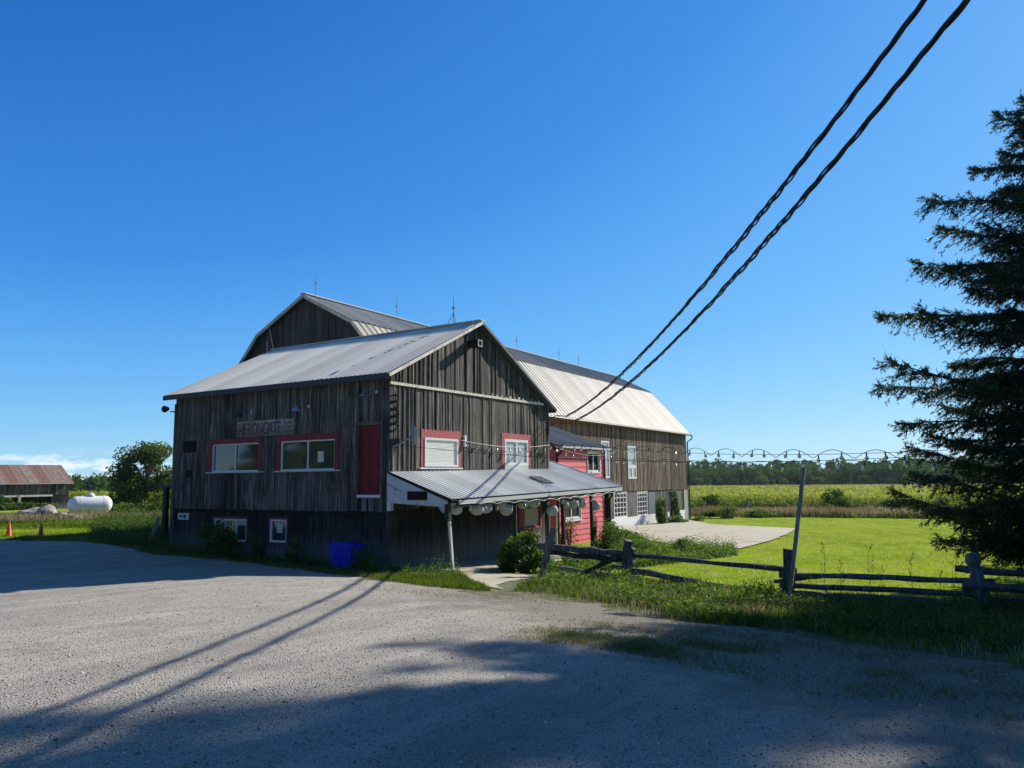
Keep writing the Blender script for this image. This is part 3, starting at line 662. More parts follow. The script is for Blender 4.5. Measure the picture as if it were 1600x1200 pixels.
# ------------------------------------------------------------------ big gambrel barn
BX0, BX1, BY0, BW = 10.2, 50.45, 7.46, 13.58
BZE, BZB, BZR, BDB = 6.2, 10.27, 12.05, 3.35
big = empty('gambrel_barn', (30, 14, -1.4), 'long brown gambrel barn with lower metal roof coloured as sunlit, behind the grey barn', 'barn')
def gam(y):
    d = min(y-BY0, BY0+BW-y)
    return BZE+.05+(BZB-BZE)*d/BDB if d < BDB else BZB+(BZR-BZB)*(d-BDB)/(BW/2-BDB)
FS = Frame((0, BY0, 0), (1, 0, 0), (0, -1, 0)); FN = Frame((BX0, 0, 0), (0, 1, 0), (-1, 0, 0)); FF = Frame((BX1, 0, 0), (0, 1, 0), (1, 0, 0))
WIN = [(31.6, 33.05, 2.28, 4.95), (36.45, 38.15, 2.2, 4.72)]
_, us = board_wall(FS, BX0, BX1, lambda u: 1.32-.01*(u-33), lambda u: BZE+.15, WIN, .26, .34, 'south_wall', [M['brown_wood'], M['back']], big, seed=51, gap=.06, jitd=.01, bat=([(o[0]-.1, o[1]+.1, o[2]-.1, o[3]+.2) for o in WIN], .07, .05))
LW = [(33.75, 36.1, -.62, 1.2), (38.2, 40.35, -.7, 1.12), (45.2, 47.4, -1.7, 1.0)]
FS2 = Frame((0, BY0+.05, 0), (1, 0, 0), (0, -1, 0))
board_wall(FS2, BX0, 49.2, lambda u: -.62-.006*(u-33), lambda u: 1.31-.01*(u-33), LW, .3, .5, 'lower_south_wall', [M['barn_wood'], M['back']], big, seed=52, jitd=.02)
b = MB(); 
for a, c in ((BX0, 45.2), (47.4, 49.2)): b.box(a, c, BY0-.06, BY0+.2, -2.2, -.66, 0)
b.build('foundation', M['whitewash'], big)
b = MB(); b.box(49.2, BX1+.02, BY0-.05, BY0+.5, -2.2, 1.12); b.build('stone_corner', M['stone'], big)
b = MB(); b.box(45.25, 47.35, BY0+.1, BY0+.15, -1.7, 1.0); b.box(46.2, 46.35, BY0+.03, BY0+.12, -1.7, 1.0, 0, .9); b.build('doorway', M['back'], big)
b = MB(); b.box(40.55, 42.0, BY0-.03, BY0+.03, -.66, 1.08); b.build('side_door', M['grey_steel'], big)
for wn in WIN: window(FS, *wn[:2], wn[2], wn[3], big, 'brown_dark' if 0 else 'barn_wood', .12, 'glass_pale', cols=1, sash=.14, bot_w=.02, top_w=.2, pz=-.01)
b = MB(); b.obox(FS, 36.55, 38.05, 3.0, 3.25, -.02, .035); b.obox(FS, 37.2, 37.4, 2.3, 3.0, -.02, .03); b.build('window_rail', M['white'], big)
for wn in LW[:2]: window(FS2, *wn[:2], wn[2], wn[3], big, 'white', .06, 'glass', cols=4, rows=5, sash=.1, colw=.05, bot_w=.06, pz=-.02)
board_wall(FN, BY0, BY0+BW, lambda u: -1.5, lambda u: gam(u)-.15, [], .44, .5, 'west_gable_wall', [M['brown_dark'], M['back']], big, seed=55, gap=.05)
board_wall(FF, BY0, BY0+BW, lambda u: -2, lambda u: gam(u)-.15, [], .44, .5, 'east_gable_wall', [M['brown_wood'], M['back']], big, seed=56)
Fn = Frame((0, BY0+BW, 0), (1, 0, 0), (0, 1, 0)); board_wall(Fn, BX0, BX1, lambda u: -2, lambda u: BZE+.1, [], .5, .7, 'north_wall', [M['brown_wood'], M['back']], big, seed=57)
x0, x1 = BX0-.35, BX1+.4; yr = BY0+BW/2; rp = ((0,0),(.78,0),(.85,1),(.93,1))
b = MB(); roof_sheet(b, (x0, BY0-.32, BZE), (x1, BY0-.32, BZE), (x0, BY0+BDB, BZB), (x1, BY0+BDB, BZB), .5, .035, prof=rp, panel=1.2)
roof_sheet(b, (x0, BY0+BW+.32, BZE), (x1, BY0+BW+.32, BZE), (x0, BY0+BW-BDB, BZB), (x1, BY0+BW-BDB, BZB), .5, .035, prof=rp)
lr = b.build('lower_roof', M['galv_barn'], big)
b = MB(); roof_sheet(b, (x0, BY0+BDB-.08, BZB+.0), (x1, BY0+BDB-.08, BZB), (x0, yr, BZR), (x1, yr, BZR), .42, .03, prof=rp, panel=1.2)
roof_sheet(b, (x0, BY0+BW-BDB+.08, BZB), (x1, BY0+BW-BDB+.08, BZB), (x0, yr, BZR), (x1, yr, BZR), .42, .03, prof=rp)
ur = b.build('upper_roof', M['galv_dark'], big)
b = MB()
for s in (0, 1):
    Y = (lambda y: y) if s == 0 else (lambda y: 2*yr-y)
    slab(b, (x0+.02, Y(BY0-.3), BZE-.015), (x1-.02, Y(BY0-.3), BZE-.015), (x1-.02, Y(BY0+BDB), BZB-.02), (x0+.02, Y(BY0+BDB), BZB-.02), .08)
    slab(b, (x0+.02, Y(BY0+BDB), BZB-.02), (x1-.02, Y(BY0+BDB), BZB-.02), (x1-.02, yr, BZR-.03), (x0+.02, yr, BZR-.03), .08)
b.build('roof_deck', M['fascia'], lr)
b = MB(); b.beam((x0-.02, yr, BZR+.03), (x1+.02, yr, BZR+.03), .35, .05); b.build('ridge_cap', M['white_old'], ur)
for xx in (x0-.02, x1+.02):
    b = MB()
    for s in (0, 1):
        Y = (lambda y: y) if s == 0 else (lambda y: 2*yr-y)
        b.beam((xx, Y(BY0-.32), BZE-.08), (xx, Y(BY0+BDB), BZB-.1), .04, .17); b.beam((xx, Y(BY0+BDB), BZB-.1), (xx, yr, BZR-.1), .04, .17)
    b.build('barge_board', M['old_trim'], big)
b = MB(); b.beam((x0, BY0-.36, BZE-.1), (x1, BY0-.36, BZE-.1), .03, .16, 0); b.build('eave_board', M['old_trim'], big)
b = MB(); b.tube([(x0, BY0-.44, BZE-.08), (x1+.1, BY0-.44, BZE-.14)], .07, 8); b.build('gutter', M['black'], big)
b = MB(); b.tube([(x1, BY0-.44, BZE-.14), (x1+.05, BY0-.44, BZE-.45), (BX1+.1, BY0-.1, BZE-.75), (BX1+.12, BY0-.1, -1.6)], .06, 8); b.build('downspout', M['black'], big)
def rod(x, y, z, h, parent, tri=False):
    r = MB(); r.tube([(x, y, z), (x, y, z+h)], [.018, .01], 6)
    r.lathe((x, y, z+h*.6), [(0, -.07), (.06, -.03), (.07, 0), (.06, .03), (0, .07)], 8)
    if tri:
        for a in (0, 2.1, 4.2): r.tube([(x+.28*math.cos(a), y+.28*math.sin(a), z-.1), (x, y, z+h*.45)], .012, 5)
    return r.build('lightning_rod', M['grey_steel'], parent)
for x in (10.75, 17.4, 25.8, 31.6, 38.6, 42.3): rod(x, yr, BZR, 1.25, big)
rod(XR, 1.0, ZR, 1.05, barn, True)
b = MB(); b.tube([(10.08,17.1,8.1),(10.05,17.1,9.9)], .02, 6); b.tube([(10.05,17.1,11.2-.2),(10.03,16.5,9.2),(10.0,16.2,8.0)], .02, 6); b.build('gable_cable', M['white_old'], big)

# ------------------------------------------------------------------ red lean-to building
YS = 2.5; SX0, SX1 = 15.45, 21.05
rs = empty('red_lean_to', (18, 4, -1), 'coral red clapboard building with slate metal roof between the grey and brown barns', 'building')
FR = Frame((0, YS, 0), (1, 0, 0), (0, -1, 0))
OP = [(18.95, 20.45, 2.68, 3.72), (16.0, 17.95, .35, 1.45)]
b = MB(); z = -1.3; k = 0
while z < 3.95:
    h = .265; z1 = min(z+h, 3.95); segs = [(SX0, SX1)]
    for o in OP:
        if z1 > o[2]+.02 and z < o[3]-.02:
            ns = []
            for a, c in segs:
                if o[0] > a and o[1] < c: ns += [(a, o[0]), (o[1], c)]
                else: ns.append((a, c))
            segs = ns
    for a, c in segs:
        P = FR.p; b.hexa([P(a,z,0),P(c,z,0),P(c,z,.045),P(a,z,.045),P(a,z1,0),P(c,z1,0),P(c,z1,.018),P(a,z1,.018)], 0, random.random())
    z += h; k += 1
b.face([FR.p(SX0,-1.3,-.02), FR.p(SX1,-1.3,-.02), FR.p(SX1,3.95,-.02), FR.p(SX0,3.95,-.02)], 1)
b.build('front_wall', [M['red_siding'], M['back']], rs)
RT = 5.9
for xx, sgn in ((SX0, -1), (SX1, 1)):
    b = MB(); z = -1.3
    while z < RT:
        z1 = z+.265; 
        # clip to the roof slope
        y_hi = BY0; y_lo = YS if z1 < 3.95 else YS+(z1-3.95)/(RT-3.95)*(BY0-YS)
        if y_lo < y_hi-.05:
            b.hexa([(xx,y_lo,z),(xx+sgn*.045,y_lo,z),(xx+sgn*.045,y_hi,z),(xx,y_hi,z),(xx,y_lo,z1),(xx+sgn*.018,y_lo,z1),(xx+sgn*.018,y_hi,z1),(xx,y_hi,z1)])
        z = z1
    b.build('side_wall', M['red_siding'], rs)
b = MB(); roof_sheet(b, (SX0-.35, YS-.3, 3.98), (SX1+.4, YS-.3, 3.98), (SX0-.35, BY0-.03, RT), (SX1+.4, BY0-.03, RT), .24, .03, prof=((0,0),(.6,0),(.72,1),(.88,1)))
r2 = b.build('roof', M['shed_tin'], rs)
b = MB(); slab(b, (SX0-.33, YS-.28, 3.965), (SX1+.38, YS-.28, 3.965), (SX1+.38, BY0-.03, RT-.015), (SX0-.33, BY0-.03, RT-.015), .05); b.build('roof_deck', M['fascia'], r2)
b = MB(); b.beam((SX0+.1, YS-.33, 3.9), (SX1+.3, YS-.33, 3.9), .05, .1); b.build('gutter', M['white_old'], rs)
pieces('corner_board', M['red_trim'], rs, [('beam', (SX0+.02, YS-.06, -1.2), (SX0+.02, YS-.06, 3.9), .1, .08), ('beam', (SX1-.02, YS-.06, -1.3), (SX1-.02, YS-.06, 3.9), .12, .06)])
b = MB(); b.tube([(SX0+.3,YS-.33,3.88),(SX0+.1,YS-.2,3.6),(SX0-.05,YS-.1,3.45),(SX0-.05,YS-.1,-1.1)], .05, 7); b.build('downspout', M['black'], rs)
window(FR, *OP[0], rs, 'white', .07, 'glass_pale', cols=2, sash=.09, bot_w=.09, colw=.1, depth=.07)
window(FR, *OP[1], rs, 'white_old', .08, 'glass_pale', cols=2, sash=.08, bot_w=.1, sill='white', depth=.07)

# ------------------------------------------------------------------ machine shed in the far left
ms = empty('machine_shed', (35, 92, -1.1), 'old open fronted farm shed with rusty corrugated roof at the left edge', 'shed')
A0 = np.array([22.6, 90.0]); A1 = np.array([38.9, 87.9]); dv = (A1-A0)/np.linalg.norm(A1-A0); nv = np.array([dv[1], -dv[0]])
if nv@(CAM[:2]-A0) < 0: nv = -nv
FM = Frame((A0[0], A0[1], 0), (dv[0], dv[1], 0), (nv[0], nv[1], 0)); LM = np.linalg.norm(A1-A0)
def mp3(u, v, d): return FM.p(u, v, d)
board_wall(FM, 0, LM, lambda u: .85, lambda u: 2.3, [], .2, .32, 'front_wall', [M['barn_wood'], M['back']], ms, seed=71)
board_wall(FM, LM-2.1, LM, lambda u: -1.6, lambda u: .84, [], .2, .32, 'end_wall', [M['barn_wood_low'], M['back']], ms, seed=72)
b = MB(); b.obox(FM, 0, LM-2, .62, .85, .0, .1, 0, .8)
for u in (1.2, 6.0, 10.5): b.obox(FM, u, u+.28, -1.7, .9, -.05, .16, 0, .4)
b.build('beam_and_posts', M['old_trim'], ms)
b = MB(); b.hexa([mp3(0,-1.7,-8),mp3(LM,-1.7,-8),mp3(LM,-1.7,-7.8),mp3(0,-1.7,-7.8),mp3(0,2.3,-8),mp3(LM,2.3,-8),mp3(LM,2.3,-7.8),mp3(0,2.3,-7.8)])
for u in (0, LM-.1): b.hexa([mp3(u,-1.7,-8),mp3(u+.1,-1.7,-8),mp3(u+.1,-1.7,-.05),mp3(u,-1.7,-.05),mp3(u,2.3,-8),mp3(u+.1,2.3,-8),mp3(u+.1,2.3,-.05),mp3(u,2.3,-.05)])
b.face([mp3(LM-.02, 2.3, -8), mp3(LM-.02, 2.3, 0), mp3(LM-.02, 4.6, -4.)]); b.build('rear_walls', M['barn_wood_low'], ms)
b = MB(); roof_sheet(b, mp3(-.4,2.35,.45), mp3(LM+.4,2.35,.45), mp3(-.4,4.75,-4), mp3(LM+.4,4.75,-4), .6, .02, panel=1.2)
roof_sheet(b, mp3(-.4,2.35,-8.45), mp3(LM+.4,2.35,-8.45), mp3(-.4,4.75,-4), mp3(LM+.4,4.75,-4), .3, .05, panel=.7)
b.build('roof', M['rust_tin'], ms)
b = MB(); b.beam(mp3(-.4,2.28,.45), mp3(LM+.4,2.28,.45), .04, .12); b.build('fascia_board', M['old_trim'], ms)

# ------------------------------------------------------------------ propane tank
tp = polar(146, 74); tz = float(gz(*tp)); 
tk = empty('propane_tank', (tp[0], tp[1], tz), 'large white propane tank lying on short legs in the weeds', 'tank', rz=R(-16))
b = MB(); Lh, rr = 1.08, .72; pf = [(0, -Lh-.62)]+[(rr*math.sin(a), -Lh-.62*math.cos(a)) for a in np.linspace(.2, math.pi/2, 7)]+[(rr, 0)]+[(rr*math.sin(a), Lh+.62*math.cos(a)) for a in np.linspace(math.pi/2, .2, 7)]+[(0, Lh+.62)]
b.lathe((0, 0, .98), pf, 28, 'X'); o = b.build('tank_shell', M['tank'], smooth=True); o.parent = tk
b = MB(); b.lathe((0, 0, 1.68), [(.32, 0), (.32, .1), (.26, .2), (.12, .27), (0, .29)], 16); o = b.build('valve_dome', M['tank'], smooth=True); o.parent = tk
b = MB()
for xx_ in (-.9, .9):
    b = MB(); b.lathe((xx_, 0, .98), [(rr+.004, -.02), (rr+.012, 0), (rr+.004, .02)], 28, 'X'); o = b.build('weld_band', M['white_old'], smooth=True); o.parent = tk
for s in (-1, 1):
    b = MB(); b.box(s*.95-.1, s*.95+.1, -.45, .45, -.1, .45); o = b.build('leg', M['stone'], None); o.parent = tk

# ------------------------------------------------------------------ traffic cones
def cone(xy, label, first=[None]):
    z = float(gz(*xy))
    if first[0] is None:
        t = empty('traffic_cone', (0, 0, 0), label, 'traffic cone', 'orange cones at the gravel edge')
        b = MB(); b.lathe((0, 0, 0), [(.15, .03), (.125, .12), (.028, .7), (.022, .72), (0, .72)], 16); o = b.build('cone_body', M['orange'], smooth=True); o.parent = t
        b = MB(); b.box(-.19, .19, -.19, .19, 0, .035); o = b.build('cone_base', M['orange']); o.parent = t; first[0] = t; r = t
    else: r = copy_tree(first[0])
    r.location = (xy[0], xy[1], z); r['label'] = label; return r
cone((2.15, 26.2), 'bright orange traffic cone in sunlight, leftmost of the two')
cone((2.3, 23.55), 'orange traffic cone in the barn shade, nearer the white tank')

# ------------------------------------------------------------------ sign
sg = empty('name_sign', (-.06, 5.35, 4.2), 'faded plank sign lettered HERONGATE above the two red framed windows', 'sign')
FSg = Frame((-.06, 5.35, 4.2), (0, -1, 0), (-1, 0, 0))
b = MB()
for k in range(4): b.obox(FSg, -1.38+random.uniform(-.03, .03), 1.4+random.uniform(-.03, .03), -.27+k*.135, -.27+k*.135+.128, 0, .025, 0, .5+.15*k)
M['sign_wood'] = wood('sign_planks', (.1, .08, .075), (.19, .155, .145), (.28, .24, .225), streak=8)
b.build('sign_board', M['sign_wood'], sg)
cu = bpy.data.curves.new('lettering', 'FONT'); cu.body = 'HERONGATE'; cu.size = .62; cu.extrude = .004; cu.align_x = 'CENTER'; cu.space_character = .98
to = bpy.data.objects.new('tmp', cu); COL.objects.link(to); dg = bpy.context.evaluated_depsgraph_get()
me = bpy.data.meshes.new_from_object(to.evaluated_get(dg)); bpy.data.objects.remove(to)
me.materials.clear(); me.materials.append(plain('sign_paint', (.13, .055, .055), .8))
lt = bpy.data.objects.new('lettering', me); COL.objects.link(lt); lt.parent = sg
xv = [v.co.x for v in me.vertices]; sc = 2.05/(max(xv)-min(xv))
lt.matrix_local = Matrix(((0, 0, -1, -.03), (-sc, 0, 0, .27), (0, .95, 0, -.21), (0, 0, 0, 1)))
# small bird flourish and wave marks after the name
sign_marks = plain('sign_mark_paint', (.08, .012, .022), .7)
def stroke(pts, wd):
    b = MB()
    for a, c in zip(pts[:-1], pts[1:]):
        A = FSg.p(a[0], a[1], .03); C = FSg.p(c[0], c[1], .03); b.beam(A, C, .01, wd)
    b.build('painted_mark', sign_marks, sg)
stroke([(1.02, .1), (1.12, .14), (1.2, .1), (1.3, .15)], .016); stroke([(1.05, -.02), (1.15, .02), (1.25, -.02)], .014); stroke([(.98, -.16), (1.1, -.13), (1.22, -.16), (1.33, -.13)], .012)
stroke([(-1.28, -.02), (-1.2, -.1), (-1.12, -.04), (-1.05, .02)], .022)
sb = empty('notice_board', (0.0, 9.65, 1.22), 'small torn white notice on the lower front wall near the far corner', 'sign')
b = MB(); b.obox(FE2, 9.33, 9.95, 1.06, 1.3, .03, .05); b.build('sheet', M['white_old'], sb)
pieces('worn_mark', M['back'], sb, [('obox', FE2, 9.5, 9.62, 1.12, 1.24, .05, .056), ('obox', FE2, 9.72, 9.84, 1.14, 1.22, .05, .056)])

# ------------------------------------------------------------------ wall lamps
def gooseneck(y, z, shade, label, grp='gooseneck lamps above the sign'):
    t = empty('wall_lamp', (-.03, y, z), label, 'lamp', grp)
    b = MB(); b.lathe((-.045, y, z), [(.055, .015), (.055, -.015), (0, -.02)], 12, 'X'); b.build('wall_plate', M['white_old'], t)
    b = MB(); b.tube([(-.04,y,z),(-.2,y+.02,z+.06),(-.42,y+.06,z+.04),(-.5,y+.08,z-.06)], .014, 6); b.build('lamp_arm', M['grey_steel'], t)
    b = MB(); b.lathe((-.5, y+.08, z-.1), [(.02, .08), (.04, .05), (.15, -.06), (.16, -.08), (.14, -.07), (.03, .02)], 14); b.build('lamp_shade', M[shade], t)
gooseneck(6.1, 4.78, 'fascia', 'dark gooseneck lamp above the left end of the sign')
gooseneck(3.36, 4.82, 'lamp_blue', 'pale blue gooseneck lamp above the right end of the sign')
gooseneck(.48, 5.1, 'grey_steel', 'pale wall lamp under the eave above the red door', 'gooseneck lamps above the sign')
t = empty('floodlight', (-.05, L_+.1, 5.05), 'black floodlight under the eave at the far corner of the grey barn', 'lamp')
b = MB(); b.tube([(-.02, L_-.02, 5.0), (-.15, L_+.15, 5.02)], .025, 6); b.build('lamp_arm', M['black'], t)
b = MB(); b.lathe((-.22, L_+.32, 5.12), [(0, -.14), (.07, -.12), (.13, .08), (.12, .1), (0, .1)], 12, 'Y'); b.build('lamp_head', M['black'], t)
# satellite dish on the gable corner
t = empty('satellite_dish', (.15, -.1, 3.5), 'grey satellite dish seen edge on at the corner of the gable wall', 'satellite dish')
b = MB(); b.tube([(.1,-.05,3.4),(.15,-.3,3.5),(.58,-.38,3.72)], .028, 8); b.build('bracket', M['grey_steel'], t)
b = MB(); 
dn = Vector((.88, -.46, .1)).normalized(); dx_ = dn.cross(Vector((0, 0, 1))).normalized(); dy_ = dx_.cross(dn).normalized(); dc = Vector((.62, -.36, 3.79))
rings = []
for r_ in (0, .1, .2, .3):
    rings.append([dc+dx_*(r_*math.cos(a)*.85)+dy_*(r_*math.sin(a)*1.05)+dn*(r_*r_*.7) for a in np.linspace(0, 2*math.pi, 20, endpoint=False)])
for k in range(3):
    for j in range(20): b.face([rings[k][j], rings[k][(j+1) % 20], rings[k+1][(j+1) % 20], rings[k+1][j]])
b.build('dish', plain('dish_paint', (.34, .37, .39), .5), t, smooth=True)
t = empty('insulator_rack', (.1, -.08, 4.5), 'black insulator rack with looped cable at the top corner of the gable wall', 'insulator rack')
b = MB()
for k in range(5):
    z = 4.95-k*.22; b.tube([(.03,-.06,z),(.12,-.2,z+.03),(.27,-.12,z-.06),(.33,-.05,z-.12)], .03, 6)
    b.lathe((.2, -.17, z), [(.03, -.05), (.05, -.02), (.03, 0), (.05, .03), (.03, .05)], 8)
b.tube([(.3,-.07,5.1),(.36,-.07,4.4),(.3,-.07,3.7),(.16,-.08,3.5)], .018, 6); b.build('cables', M['black'], t)

# ------------------------------------------------------------------ blue bin
bx, by = -.6, 1.12; bz = float(gz(bx, by))
t = empty('blue_bin', (bx, by, bz), 'blue plastic storage bin standing against the lower front wall', 'bin', rz=R(6)); t.scale = (.9, .88, .88)
b = MB(); 
def rect(wx, wy, z): return [(-wx, -wy, z), (wx, -wy, z), (wx, wy, z), (-wx, wy, z)]
b.hexa(rect(.26, .36, .02)+rect(.32, .44, .78)); o = b.build('bin_body', M['blue']); o.parent = t
b = MB(); 
for k in (-.25, 0, .25): b.hexa([(-.3,k-.03,.1),(-.27,k-.03,.1),(-.27,k+.03,.1),(-.3,k+.03,.1),(-.345,k-.03,.7),(-.3,k-.03,.7),(-.3,k+.03,.7),(-.345,k+.03,.7)])
o = b.build('bin_ribs', M['blue']); o.parent = t
b = MB(); b.hexa(rect(.35, .5, .76)+rect(.36, .52, .85)); b.hexa(rect(.3, .42, .85)+rect(.24, .3, .9)); o = b.build('bin_lid', M['blue']); o.parent = t; o.rotation_euler = (R(4), 0, 0)

# leaning post and board by the far corner
t = empty('hitching_post', (.9, 11.9, .05), 'dark timber post with a crossbar and leaning plank beside the grey barn', 'post')
b = MB(); b.beam((.75, 11.75, -.1), (.75, 11.75, 2.2), .17, .17); b.build('post', M['dark_timber'], t)
b = MB(); b.beam((.75, 11.2, 2.3), (.75, 12.1, 2.22), .14, .12); b.build('crossbar', M['fence_wood'], t)
b = MB(); b.beam((.35, 12.15, .05), (.6, 11.9, 1.1), .03, .14); b.build('plank', M['pole_wood'], t)

# ------------------------------------------------------------------ paper lanterns
LN = [(.09,1.55),(.55,1.5),(1.65,1.46),(2.13,1.48),(3.0,1.56),(3.33,1.36),(4.4,1.52),(5.15,1.55),(6.45,1.2),(7.35,1.38),(8.1,1.38),(8.85,1.37),(10.05,1.22)]
names = ['small pale round paper lantern beside the leftmost porch post','second round paper lantern from the left porch corner','third round paper lantern from the left porch corner','fourth round paper lantern, close behind the third',
'round paper lantern just left of the second porch post','low hanging round paper lantern left of the second post','round paper lantern right of the second post, above the cream shutter','round paper lantern above the right side of the cream shutter',
'low round paper lantern in front of the barn corner','round paper lantern right of the third porch post','round paper lantern left of the fourth porch post, before red siding','round paper lantern touching the fourth porch post','rightmost round paper lantern under the porch eave']
L0 = None
for i, ((x, z), nm) in enumerate(zip(LN, names)):
    if L0 is None:
        L0 = empty('paper_lantern', (0, 0, 0), nm, 'lantern', 'paper lanterns hung along the porch eave')
        b = MB(); pf = []
        for k, a in enumerate(np.linspace(.22, math.pi-.22, 25)):
            q = 1.0+(.02 if k % 2 else -.01); pf.append((.21*q*math.sin(a), .19*q*math.cos(a)))
        b.lathe((0, 0, 0), pf, 22); o = b.build('paper_globe', M['lantern'], smooth=True); o.parent = L0
        b = MB(); b.lathe((0, 0, .19), [(.05, 0), (.05, .015), (.045, .015), (.045, 0)], 12); b.tube([(0, 0, .19), (0, 0, .4)], .004, 4); o = b.build('hanger', M['black']); o.parent = L0
        r = L0
    else: r = copy_tree(L0)
    r.location = (x, -2.06, z+.06); r['label'] = nm
    s = random.uniform(.9, 1.08); r.scale = (s, s, s); r.rotation_euler = (random.uniform(-.1, .1), random.uniform(-.1, .1), random.uniform(0, 6))

# ------------------------------------------------------------------ split rail fence and light pole
fe = empty('rail_fence', (1.4, -10, -.4), 'grey split rail cedar fence sagging along the gravel edge', 'fence')
def rough_log(pts, rad, parent, name, mat='fence_wood', seg=9, wob=.22):
    A = [Vector(p) for p in pts]; P = []; Rr = []
    for a, c in zip(A[:-1], A[1:]):
        for k in range(seg):
            t_ = k/seg; P.append(a.lerp(c, t_)+Vector((random.uniform(-1, 1), random.uniform(-1, 1), random.uniform(-1, 1)))*rad*.22); Rr.append(rad*random.uniform(.82, 1.12))
    P.append(A[-1]); Rr.append(rad*.85)
    b = MB(); b.tube(P, Rr, 7, wob=wob*.6, r=random.random()); return b.build(name, M[mat], parent)
posts = [((1.25,-4.45), .12, 1.35, (.3, -.28)), ((1.85,-6.75), .165, 1.12, (.02, -.1)), ((1.0,-11.1), .125, 1.15, (.0, -.07)), ((1.5,-14.95), .14, 1.15, (-.05, .12))]
PT = []
for (x, y), r_, h, ln in posts:
    z = float(gz(x, y)); rough_log([(x, y, z-.2), (x+ln[0]*.5, y+ln[1]*.5, z+h*.5), (x+ln[0], y+ln[1], z+h)], r_, fe, 'post', seg=4); PT.append((x, y, z))
rough_log([(1.3,-17.6,-.6),(1.3,-17.6,.7)], .1, fe, 'post', seg=4)
def rail(a, ha, c, hc, r_=.06): 
    A = (a[0], a[1], float(gz(a[0], a[1]))+ha); C = (c[0], c[1], float(gz(c[0], c[1]))+hc); rough_log([A, C], r_, fe, 'rail')
rail((1.4,-4.3), .86, (2.02,-7.0), .74, .105); rail((1.55,-4.5), .7, (1.98,-6.9), .56, .085); rail((1.8,-4.75), .25, (1.95,-7.1), .12, .07)
rail((1.75,-5.3), .05, (1.82,-6.75), .78, .08)
rail((1.95,-6.6), .74, (1.15,-11.3), .66, .065); rail((2.05,-6.3), .4, (1.2,-9.0), .22, .07); rail((1.85,-6.9), .28, (1.15,-11.6), .02, .055)
rail((1.1,-10.9), .55, (1.6,-15.2), .58, .07); rail((1.05,-10.8), .38, (1.4,-12.1), .6, .05); rail((1.2,-10.9), .3, (1.45,-15.1), .3, .07); rail((1.1,-11.0), .14, (1.6,-15.0), .1, .075)
rail((1.6,-14.5), .82, (1.4,-18), .6, .085); rail((1.4,-14.6), .5, (1.2,-18), .35, .1); rail((1.5,-14.9), .2, (1.3,-18), .1, .06)
lp = empty('light_pole', (.85, -11.2, -.42), 'tall sawn wooden pole leaning beside the third fence post', 'pole')
b = MB(); P0 = Vector((.72,-11.17,-.5)); b.beam(P0, P0+Vector((.12,-.48,3.1)), .085, .085, 0, .5); b.build('pole', M['pole_wood'], lp)

# ------------------------------------------------------------------ service cables
def cable(A, B, k, T1, label, nm='service_cable', wave=1.5):
    A = np.array(A); B = np.array(B); ts = np.linspace(0, T1, 420)
    C = A+(B-A)*ts[:,None]; C[:,2] -= k*ts*(1-ts)
    dd = (B-A)/np.linalg.norm(B-A); s1 = np.cross(dd, [0, 0, 1.]); s1 /= np.linalg.norm(s1); s2 = np.cross(s1, dd)
    L = np.linalg.norm(B-A)*ts
    t = empty(nm, tuple(A), label, 'cable', 'twisted service cables to the barn')
    for i in range(3):
        ph = L*2*math.pi/wave+i*2.094+.5*np.sin(L*1.3)
        rr = .026*(1+.35*np.sin(L*.7+i))
        Q = C+s1*(np.cos(ph)*rr)[:,None]+s2*(np.sin(ph)*rr)[:,None]
        b = MB(); b.tube([tuple(q) for q in Q], .0195 if i else .014, 7); b.build('strand', M['black'] , t, smooth=True)
    return t
cable((10.3,-.75,4.92), (-8.47,-14.9,7.72), 2.6, 1.45, 'upper of two thick black twisted cables running overhead to the barn corner')
cable((10.3,-.85,4.62), (-8.79,-15.28,7.40), 2.8, 1.45, 'lower of two thick black twisted cables, with a loose wire tail')
b = MB(); 
for A in ((10.3,-.75,4.92), (10.3,-.85,4.62)): b.tube([A, (10.1,-.4,A[2]+.04), (9.97,-.06,A[2]-.12), (9.95,-.04,A[2]-.7)], .02, 6)
b.tube([(9.97,-.06,5.05),(9.97,-.06,4.2)], .035, 8); 
t = empty('cable_bracket', (9.95, -.1, 4.2), 'cable bracket and drip loops at the right corner of the gable wall', 'bracket'); b.build('loops', M['black'], t)

